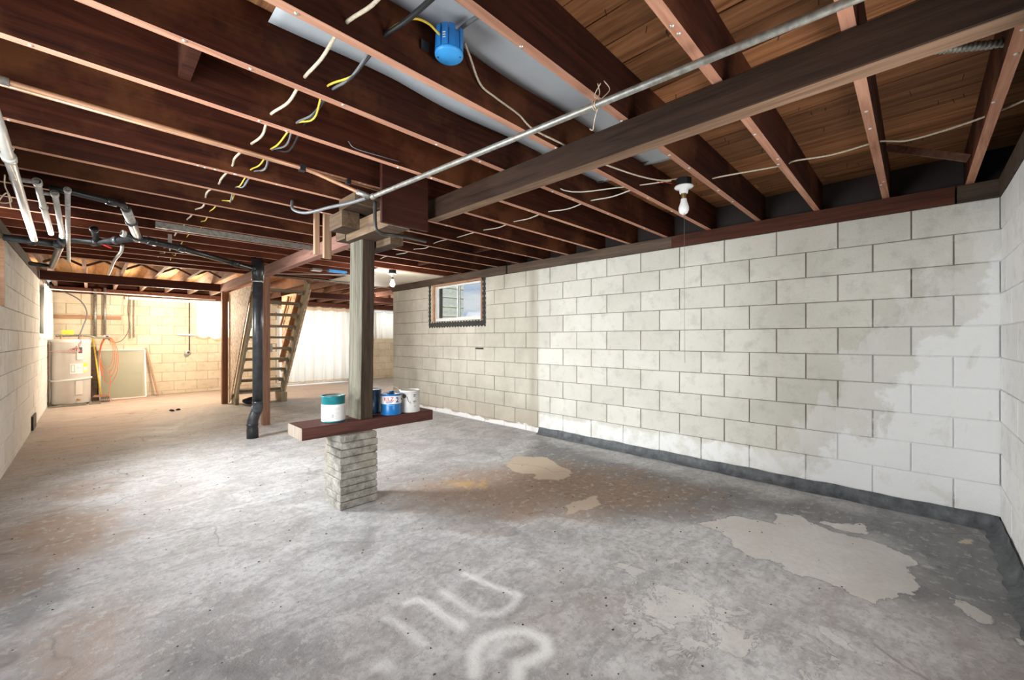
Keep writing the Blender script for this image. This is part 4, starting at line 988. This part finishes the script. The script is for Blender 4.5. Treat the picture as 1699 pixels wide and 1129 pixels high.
# right hand cables
run(2.64, 1.3, 5.9, 2.255, .012, .04, 5, M['white_cable'], .0045, 'white cable threaded through the joists above the right wall')
pts = [atZ(1170, 300, 2.25), atZ(1197, 293, 2.25), atZ(1296, 275, 2.25), atZ(1319, 267, 2.25), atZ(1380, 257, 2.245), atZ(1450, 237, 2.25), atZ(1471, 234, 2.25), atZ(1507, 233, 2.245), atZ(1575, 214, 2.25), atZ(1641, 191, 2.25), atZ(1720, 158, 2.25)]
cable('cable', 'cream cable crossing the joists from the bulb to the right edge', pts, .0048, M['cream'])
tag(MB().tube(bez([atY(880, 262, 1.8), (2.3, 1.75, 2.24), (2.55, 1.45, 2.25), (2.78, 1.2, 2.29)], 6), .004, 6).build('cable', M['white_cable']), 'thin white cable reaching the bulb from behind the beam', 'cable')
# armoured flex at upper right
pts = bez([(2.22, -.03, 2.30), (2.27, -.12, 2.292), (2.34, -.22, 2.295), (2.42, -.33, 2.31)], 26); radii = [.014+.0032*math.sin(i*1.9) for i in range(len(pts))]
tag(MB().tube(pts, .014, 12, radii=radii).build('flexible_conduit', M['galv']), 'ribbed armoured flexible conduit behind the beam at upper right', 'conduit')
# bare bulb
def bulb(x, y, zt, label, pull=True, tiny=False):
    t = thing('ceiling_bulb', label, 'light bulb', (x, y, zt-.25))
    MB().lathe([(.001, zt+.05), (.05, zt+.05), (.052, zt+.045), (.052, zt+.002), (.001, zt+.002)], (x, y, 0), 8, sm=False).build('box', M['black'], t)
    MB().lathe([(.001, zt), (.058, zt), (.062, zt-.006), (.055, zt-.014), (.03, zt-.022), (.026, zt-.05), (.020, zt-.052)], (x, y, 0), 28).build('lampholder', M['porcelain'], t)
    MB().lathe([(.0165, zt-.05), (.0165, zt-.085), (.019, zt-.087)], (x, y, 0), 18).build('bulb_cap', M['brass'], t)
    pr = [(.019, zt-.087), (.021, zt-.105), (.028, zt-.125), (.0335, zt-.145), (.033, zt-.165), (.025, zt-.183), (.012, zt-.192), (.001, zt-.194)]
    MB().lathe(pr, (x, y, 0), 24).build('bulb', M['bulb'], t)
    if pull: MB().tube([(x-.015, y-.01, zt-.03), (x-.016, y-.01, 1.6), (x-.012, y-.012, 1.045)], .0012, 4).build('pull_string', M['grey_cable'], t)
    return t
bulb(2.82, 1.13, 2.245, 'bare bulb in a porcelain holder with a long pull string at right')
lit = bulb(3.0, 5.32, 2.14, 'small lit bare bulb far behind the post near the cream panel', False)
for c_ in lit.children:
    if c_.name.startswith('bulb') and 'cap' not in c_.name:
        m_, n_, b_ = new_mat('lit_bulb_glass'); b_.inputs['Emission Color'].default_value = (1, .93, .84, 1); b_.inputs['Emission Strength'].default_value = 3; c_.data.materials[0] = m_
cable('wire_tails', 'loose red and black wire tails beside the bulb holder', [(2.70, 1.16, 2.24), (2.66, 1.2, 2.25), (2.62, 1.19, 2.23), (2.60, 1.22, 2.245)], .0022, M['red'])
# twine knots
def twine(c, r, hang, label, seed, mat='twine', name='twine'):
    rr = random.Random(seed); c = Vector(c); mb = MB()
    mb.tube([c+Vector((math.cos(a_)*r, .004*a_/3, math.sin(a_)*r)) for a_ in [i*.5 for i in range(26)]], .0022, 5)
    for k in range(3):
        x, y = rr.uniform(-.01, .01), rr.uniform(-.02, .02); mb.tube(bez([c+Vector((x, y, r)), c+Vector((x+.012, y+rr.uniform(-.03, .03), r+.03)), c+Vector((x*2, y-.01, r+hang*rr.uniform(.5, 1)))], 5), .002, 5)
    mb.tube(bez([c+Vector((0, 0, -r)), c+Vector((.01, .02, -r-.03)), c+Vector((.02, .035, -r-.065)), c+Vector((.012, .045, -r-.06))], 5), .0022, 5)
    return tag(mb.build(name, M[mat]), label, 'twine')
cc = p0.lerp(p1, .36); q = atZ(1001, 168, 2.19)
tt = min(range(100), key=lambda i: (p0.lerp(p1, i/99)-q).length); cc = p0.lerp(p1, tt/99); twine(cc, .0165, .075, 'cream twine tied round the conduit and knotted to the joist', 3)
twine(atZ(16, 264, 2.10), .024, .05, 'brown twine knotted round the thickest pale pipe at the left edge', 8)
mb = MB(); c = atZ(8, 290, 2.08)
mb.tube(bez([c, c+Vector((0, .01, -.06)), c+Vector((.02, .03, -.13)), c+Vector((-.02, 0, -.15)), c+Vector((.01, -.02, -.10)), c+Vector((.02, .02, -.17))], 6), .003, 5); tag(mb.build('wire_tangle', M['twine']), 'tangle of old wire dangling at the left edge', 'wire')
cable('wire', 'thin bent wire hanging from a joist above the dark red board', [(.95, 2.14, 2.25), (.98, 2.12, 2.215), (1.12, 2.10, 2.21), (1.25, 2.14, 2.235)], .0022, M['grey_cable'])

# ---------------------------------------------------------------- rear left room: heater and its neighbours
hx, hy = -.255, 11.12; R_ = .255
ht = thing('water_heater', 'beige electric water heater standing in the rear left corner', 'water heater', (hx, hy, 0))
MB().lathe([(.001, .03), (R_-.01, .03), (R_, .045), (R_, 1.13), (R_+.004, 1.135)], (hx, hy, 0), 48).build('tank', M['heater'], ht)
MB().lathe([(R_+.004, 1.135), (R_+.006, 1.14), (R_+.006, 1.185), (R_-.02, 1.2), (.001, 1.205)], (hx, hy, 0), 48).build('top_cap', M['heater_dark'], ht)
MB().lathe([(.001, .002), (R_-.02, .002), (R_-.02, .03)], (hx, hy, 0), 32).build('foot_ring', M['dark_metal'], ht)
ac = math.atan2(-hy, -hx)
def hp(dpx): return ac+dpx
def patch(name, z0, z1, a0, a1, mat, off=.002, par=None, th=0):
    mb = MB(); arc_patch(mb, (hx, hy, 0), R_+off, z0, z1, a0, a1, n=8)
    if th:
        for a_ in (a0, a1):
            mb.add([(hx+rr*math.cos(a_), hy+rr*math.sin(a_), z) for rr in (R_, R_+off) for z in (z0, z1)], [(0, 1, 3, 2)])
        for z in (z0, z1):
            vs = [(hx+rr*math.cos(a0+(a1-a0)*i/8), hy+rr*math.sin(a0+(a1-a0)*i/8), z) for rr in (R_, R_+off) for i in range(9)]; mb.add(vs, [(i, i+1, 10+i, 9+i) for i in range(8)])
    return mb.build(name, mat, par or ht)
cp_ = patch('control_cover', .83, 1.09, hp(.28), hp(.62), M['heater_dark'], .018, th=1); pp = patch('display', .95, 1.06, hp(.34), hp(.54), M['ink'], .020, cp_); patch('display_mark', .98, 1.0, hp(.39), hp(.49), M['ink_red'], .022, pp)
patch('access_cover', .20, .44, hp(.22), hp(.56), M['heater_dark'], .016, th=1)
lb = patch('label', .58, .76, hp(-.05), hp(.62), M['label_white'], .003); patch('energy_label', .60, .76, hp(.62), hp(.95), M['label_yellow'], .003)
patch('energy_label_panel', .62, .70, hp(.66), hp(.88), M['label_white'], .005, lb)
mb = MB(); 
for (a0, a1, z0, z1) in ((.0, .012, .61, .74), (.16, .172, .61, .74), (.0, .172, .61, .615), (.0, .172, .735, .74)): arc_patch(mb, (hx, hy, 0), R_+.0045, z0, z1, hp(a0), hp(a1), n=2)
mb.build('label_border', M['ink'], lb)
mb = MB(); [arc_patch(mb, (hx, hy, 0), R_+.0045, .70-i*.018, .707-i*.018, hp(.30), hp(.42+.1*(i % 2)), n=2) for i in range(3)]; mb.build('small_print', M['ink_grey'], lb)
mb = MB(); mb.tube([(hx+(R_+.006)*math.cos(a_), hy+(R_+.006)*math.sin(a_), .47+.02*math.sin(a_-ac)) for a_ in [hp(-1.7+i*.17) for i in range(21)]], .02, 4); mb.build('strap', M['white'], ht)
MB().lathe([(.001, 0), (.018, 0), (.018, .05), (.01, .055), (.001, .055)], (hx+R_*math.cos(hp(.35)), hy+R_*math.sin(hp(.35)), .11), 12, axis=(math.cos(hp(.35)), math.sin(hp(.35)), 0)).build('drain_valve', M['brass'], ht)
cable('hose', 'pinkish hose looped across the upper front of the water heater', [(hx-.25, hy-.20, .985), (hx-.05, hy-.27, .98), (hx+.10, hy-.28, .98), (hx+.08, hy-.275, 1.05), (hx-.0, hy-.275, 1.03), (hx+.05, hy-.27, 1.0), (hx+.13, hy-.25, 1.12), (hx+.12, hy-.2, 1.215)], .009, plain('pink_hose', (.5, .28, .25), .5))
pw = [(-.45, 11.3, 1.26), (-.3, 11.25, 1.27), (-.05, 11.2, 1.27), (.05, 11.2, 1.24), (.28, 11.4, 1.22)]
pipe('dark_water_pipe', 'dark water pipe lying above the top of the water heater', pw, .018, M['galv'], smooth=4)
for (x, l) in ((-.38, 'left water connection rising from the heater top'), (-.12, 'right water connection rising from the heater top')): pipe('heater_riser', l, [(x, 11.15, 1.195), (x, 11.2, 1.265)], .014, M['copper'])
tag(MB().box((-.37, 11.12, 1.29), (-.22, 11.14, 1.37)).build('paper_tag', M['yellow']), 'folded yellow tag hanging on the pipe above the water heater', 'tag')
cable('flexible_conduit', 'grey flexible conduit curving down to the top of the water heater', [(-.42, 11.5, 2.14), (-.15, 11.35, 1.95), (-.05, 11.3, 1.7), (-.1, 11.25, 1.45), (-.14, 11.2, 1.3), (-.16, 11.18, 1.21)], .011, M['grey_cable'])
# wall pipes (their feet pass down behind the heater)
def wallpipe(px, y0, y1, r, label, mat='galv', Y=11.70):
    a_, b_ = atY(px, y0, Y), atY(px, y1, Y); b_.x = a_.x; return pipe('wall_pipe', label, [a_, b_], r, M[mat])
wallpipe(84, 468, 563, .02, 'dark vertical pipe in the corner behind the water heater')
wallpipe(158, 480, 560, .025, 'left of the two grey vertical pipes on the rear wall')
wallpipe(174, 478, 556, .022, 'right of the two grey vertical pipes on the rear wall')
wallpipe(216, 496, 562, .008, 'thin grey conduit, left of a slim pair on the rear wall'); wallpipe(223, 497, 560, .010, 'thin white conduit, right of a slim pair on the rear wall', 'galv_pale')
wallpipe(314, 497, 582, .009, 'thin dark conduit dropping to the outlet on the rear wall', 'dark_metal')
a_, b_ = atY(84, 525, 11.71), atY(201, 530, 11.71)
tag(MB().box((a_.x, 11.725, a_.z-.04), (b_.x, 11.748, a_.z+.04)).build('ledger_board', M['pine_x']), 'horizontal pine board fixed to the rear wall behind the pipes', 'board')
a_, b_ = atY(208, 494, 11.6), atY(331, 503, 11.6)
tag(MB().box((a_.x, 11.68, 2.03), (b_.x, 11.745, 2.085)).build('white_rail', M['white']), 'white boxed rail at the top of the rear wall', 'rail')
pipe('thin_white_pipe', 'thin white pipe spanning the rear room under the ceiling', [(XL+.05, 10.6, 2.06), (1.9, 10.9, 2.06)], .010, M['pvc'])
o_ = atY(311, 585, 11.72); ot = thing('wall_outlet', 'round dark power outlet on the rear wall below the thin conduit', 'outlet', (o_.x, 11.72, o_.z))
MB().lathe([(.001, .05), (.05, .048), (.055, .04), (.055, 0)], (o_.x, 11.745, o_.z), 16, axis=(0, -1, 0)).build('face', M['galv_pale'], ot); MB().lathe([(.001, .056), (.022, .056), (.024, .05)], (o_.x+.015, 11.745, o_.z), 12, axis=(0, -1, 0)).build('socket', M['ink'], ot); MB().box((o_.x-.06, 11.72, o_.z-.09), (o_.x+.02, 11.748, o_.z-.02)).build('plate', M['galv'], ot)
a_, b_ = atY(295, 556, 11.7), atY(328, 558, 11.7); tag(MB().box((a_.x, 11.69, a_.z-.015), (b_.x+.05, 11.74, a_.z+.02)).build('shelf_strip', M['white']), 'short white strip on the rear wall beside the thin curtain', 'strip')
# leaning screen
def leaning(x0, x1, h, y_foot, y_top):
    t = thing('shower_screen', 'white framed glass screen leaning against the rear wall', 'screen', ((x0+x1)/2, y_foot, 0))
    L = Vector((0, y_top-y_foot, h)); 
    def bar_(p, q): m_ = MB(); m_.bar(p, q, .025, .03, up=(0, 1, .01)); m_.build('frame_bar', M['white'], t)
    A_, B_ = Vector((x0, y_foot, .015)), Vector((x1, y_foot, .015)); bar_(A_, A_+L); bar_(B_, B_+L); bar_(A_+L, B_+L); bar_(A_, B_)
    m_ = MB(); m_.add([A_+Vector((.01, 0, 0)), B_-Vector((.01, 0, 0)), B_+L-Vector((.01, 0, 0)), A_+L+Vector((.01, 0, 0))], [(0, 1, 2, 3)]); m_.build('pane', M['frosted'], t)
leaning(.125, .80, .97, 11.42, 11.70)
b = MB(); b.bar((1.00, 11.5, .01), (.82, 11.70, 1.02), .03, .02); tag(b.build('wood_stick', M['pine']), 'thin yellowish stick leaning right of the glass screen', 'stick')
b = MB(); b.bar((.06, 11.46, .002), (.02, 11.70, 1.05), .11, .015, up=(0, 1, 0)); tag(b.build('dark_strip', M['plate_grey']), 'dark strip leaning between the water heater and the broom', 'board')  # narrow dark strip standing between heater and broom
bt = thing('broom', 'push broom with yellow handle leaning beside the water heater', 'broom', (.12, 11.1, 0))
MB().tube([(.135, 11.10, .12), (.03, 11.52, 1.22)], .013, 10).build('handle', M['yellow'], bt)
m_ = MB(); m_.add([(.02, 11.05, .11), (.25, 11.05, .11), (.25, 11.15, .11), (.02, 11.15, .11), (.04, 11.07, .145), (.23, 11.07, .145), (.23, 11.13, .145), (.04, 11.13, .145)], [(0,3,2,1),(4,5,6,7),(0,1,5,4),(1,2,6,5),(2,3,7,6),(3,0,4,7)]); m_.build('head', M['stud'], bt)
m_ = MB(); [m_.tube([(.03+i*.0105, 11.06+(j)*.018, .112), (.03+(i-10)*.0014+i*.0105, 11.055+j*.022, .003)], .004, 4) for i in range(21) for j in range(5)]; bb = m_.build('bristles', M['bristle'], bt); bb['kind'] = 'stuff'
# orange extension cord on the wall
m_ = MB()
for k in range(4):
    pts = [(.215+.012*k+(.095+.012*k)*math.sin(a_), 11.36-.01*k+.02*math.cos(a_*2), 1.24-.30-.05*k+(.30+.05*k)*math.cos(a_)) for a_ in [i*2*math.pi/28 for i in range(29)]]; m_.tube(pts, .005, 5, caps=False)
m_.tube(bez([(.26, 11.33, .62), (.27, 11.32, .35), (.25, 11.28, .12), (.30, 11.2, .012), (.40, 11.3, .006), (.8, 11.36, .006)], 6), .005, 5)
tag(m_.build('extension_cord', M['orange']), 'coiled orange extension cord hanging in front of the glass screen', 'cord')
cable('cable', 'dark cable drooping from the rear ceiling to the coiled orange cord', [(.55, 11.6, 2.1), (.53, 11.55, 1.8), (.55, 11.5, 1.45), (.47, 11.45, 1.22), (.36, 11.4, 1.14), (.26, 11.4, 1.18), (.22, 11.4, 1.26)], .006, plain('dark_red_cable', (.10, .05, .045), .5))
t = thing('plug_adapter', 'grey plug adapter on the wall where the orange cord hangs', 'adapter', (.21, 11.45, 1.2)); MB().box((.18, 11.40, 1.2), (.27, 11.44, 1.29)).build('body', M['galv_pale'], t); MB().box((.205, 11.395, 1.22), (.245, 11.3995, 1.27)).build('socket', M['ink'], t)
for i, (x0, x1, y, lab) in enumerate(((-.5, -.05, 10.84, 'flat grey brick under the front of the water heater, longer one'), (-.03, .13, 10.9, 'flat grey brick beside the foot of the water heater, shorter one'))):
    tag(MB().box((x0, y-.05, .001), (x1, y+.03, .028)).build('flat_brick', M['paver']), lab, 'brick')
q = atX(78, 700, XL+.03)
tag(MB().box((XL+.003, 8.15, .02), (XL+.02, 8.6, .2)).build('metal_plate', M['black']), 'small black plate standing at the foot of the left wall', 'plate')
m_ = MB(); q = fl(290, 682)
for k in range(5): r_ = random.Random(k); m_.lathe([(.001, .002), (.03, .003), (.02, .02), (.001, .03)], (q[0]+r_.uniform(-.06, .06), q[1]+r_.uniform(-.05, .05), 0), 6)
tag(m_.build('leaf_litter', M['debris']), 'small clump of dry leaves on the floor of the rear room', 'debris')
# black slot on the right wall
q = atX(796, 578.5, XR); tag(MB().box((XR-.012, q.y-.085, q.z-.012), (XR-.003, q.y+.085, q.z+.012)).build('metal_bracket', M['black']), 'short black metal bracket on the right wall under the small window', 'bracket')
# far ceiling details beyond the stairs
tag(MB().box((2.35, 5.9, 2.16), (2.60, 5.98, 2.19)).build('blue_cable_box', M['blue_lid']), 'small blue box on the joists left of the post, far back', 'cable box')
q = atZ(537, 446, 2.2); tag(MB().box((2.2, 6.1, 2.185), (2.33, 6.2, 2.216)).build('steel_box', M['steel']), 'small steel electrical box on the joists far behind the post', 'electrical box')
pipe('thin_white_pipe', 'thin white pipe on the joists between the stairs and the post', [(1.95, 6.9, 2.195), (3.1, 6.0, 2.195)], .009, M['pvc'])
pipe('thin_grey_pipe', 'thin grey pipe on the joists beyond the thin white one', [(1.9, 7.2, 2.2), (3.5, 7.1, 2.2)], .009, M['galv'])

# floor grit
m_ = MB(); rr = random.Random(4)
for _ in range(700):
    x, y = rr.uniform(-.45, 3.9), rr.uniform(.2, 7.5); s_ = rr.uniform(.0025, .007)*(1+.4*(rr.random() > .93))
    m_.add([(x-s_, y, .0008), (x, y-s_*.7, .0008), (x+s_*rr.uniform(.6, 1.6), y, .0008), (x, y+s_, .0008), (x+rr.uniform(-s_, s_)*.3, y, s_*.8)], [(0, 1, 4), (1, 2, 4), (2, 3, 4), (3, 0, 4)])
g_ = m_.build('floor_grit', M['debris'], floor); g_['kind'] = 'stuff'

# ---------------------------------------------------------------- outdoors
mb = MB(); mb.box((XR+.25, -60, 1.0), (90, YE-.05, 1.28)); mb.box((XE+.4, YE-.05, 1.0), (90, 120, 1.28)); structure(mb.build('ground_outside', M['grass']), 'lawn outside the right wall')
mb = MB()
def hillf(u, v):
    a_ = math.radians(-20+130*u); d = 380+120*v; z = 1+(27+6*math.sin(u*21)+4*math.sin(u*47+1)+2*math.sin(u*90))*v*1.0; return (d*math.sin(math.radians(90)-a_+0), d*math.cos(math.radians(90)-a_), z)
mb.grid(hillf, 80, 5); structure(mb.build('hills_outside', M['hill']), 'low wooded hills on the horizon')
wt = MB(); wt.box((4.25, YE-.015, 1.29), (5.72, YE-.001, 2.9)); wt.box((5.701, YE, 1.29), (5.72, 9.2, 2.9)); 
for k in range(8): wt.box((4.25, YE-.028, 1.29+k*.2), (5.73, YE-.0155, 1.295+k*.2))
ww = structure(wt.build('outer_wall', M['siding']), 'white siding of the rear extension seen through the small window')
MB().box((4.25, YE-.25, 2.9), (5.95, 9.3, 3.0)).build('eave', M['siding'], ww)

# ---------------------------------------------------------------- groups of repeats
GR = {'support_beam': 'ceiling support beams', 'timber_post': 'timber posts', 'timber_block': 'cribbing blocks on the centre post', 'wood_cleat': 'cleats beside the post top', 'metal_sheet': 'white sheets between the joists',
      'curtain': 'curtains over the windows', 'paint_can': 'paint cans on the plank', 'pale_pipe': 'pale overhead pipes at upper left', 'drain_line': 'black overhead drain lines', 'cable': 'cables under the ceiling',
      'wall_pipe': 'pipes on the rear wall', 'strand_board_panel': 'strand board sides of the stairs', 'cleanout_stub': 'stubs on the drain lines', 'ceiling_bulb': 'bare ceiling bulbs', 'copper_pipe': 'copper pipes along the joist',
      'cross_pipe': 'cross pipes at upper left', 'drain_branch': 'branches of the drain line', 'heater_riser': 'risers on the water heater', 'flat_brick': 'flat bricks under the heater', 'thin_white_pipe': 'thin white pipes', 'twine': 'twine knots'}
for o in bpy.data.objects:
    k = o.name.split('.')[0]
    if o.parent is None and k in GR and 'category' in o: o['group'] = GR[k]

for o in bpy.data.objects:
    if o.name.split('.')[0] in ('small_print', 'label_border', 'white_mark'): o['kind'] = 'stuff'
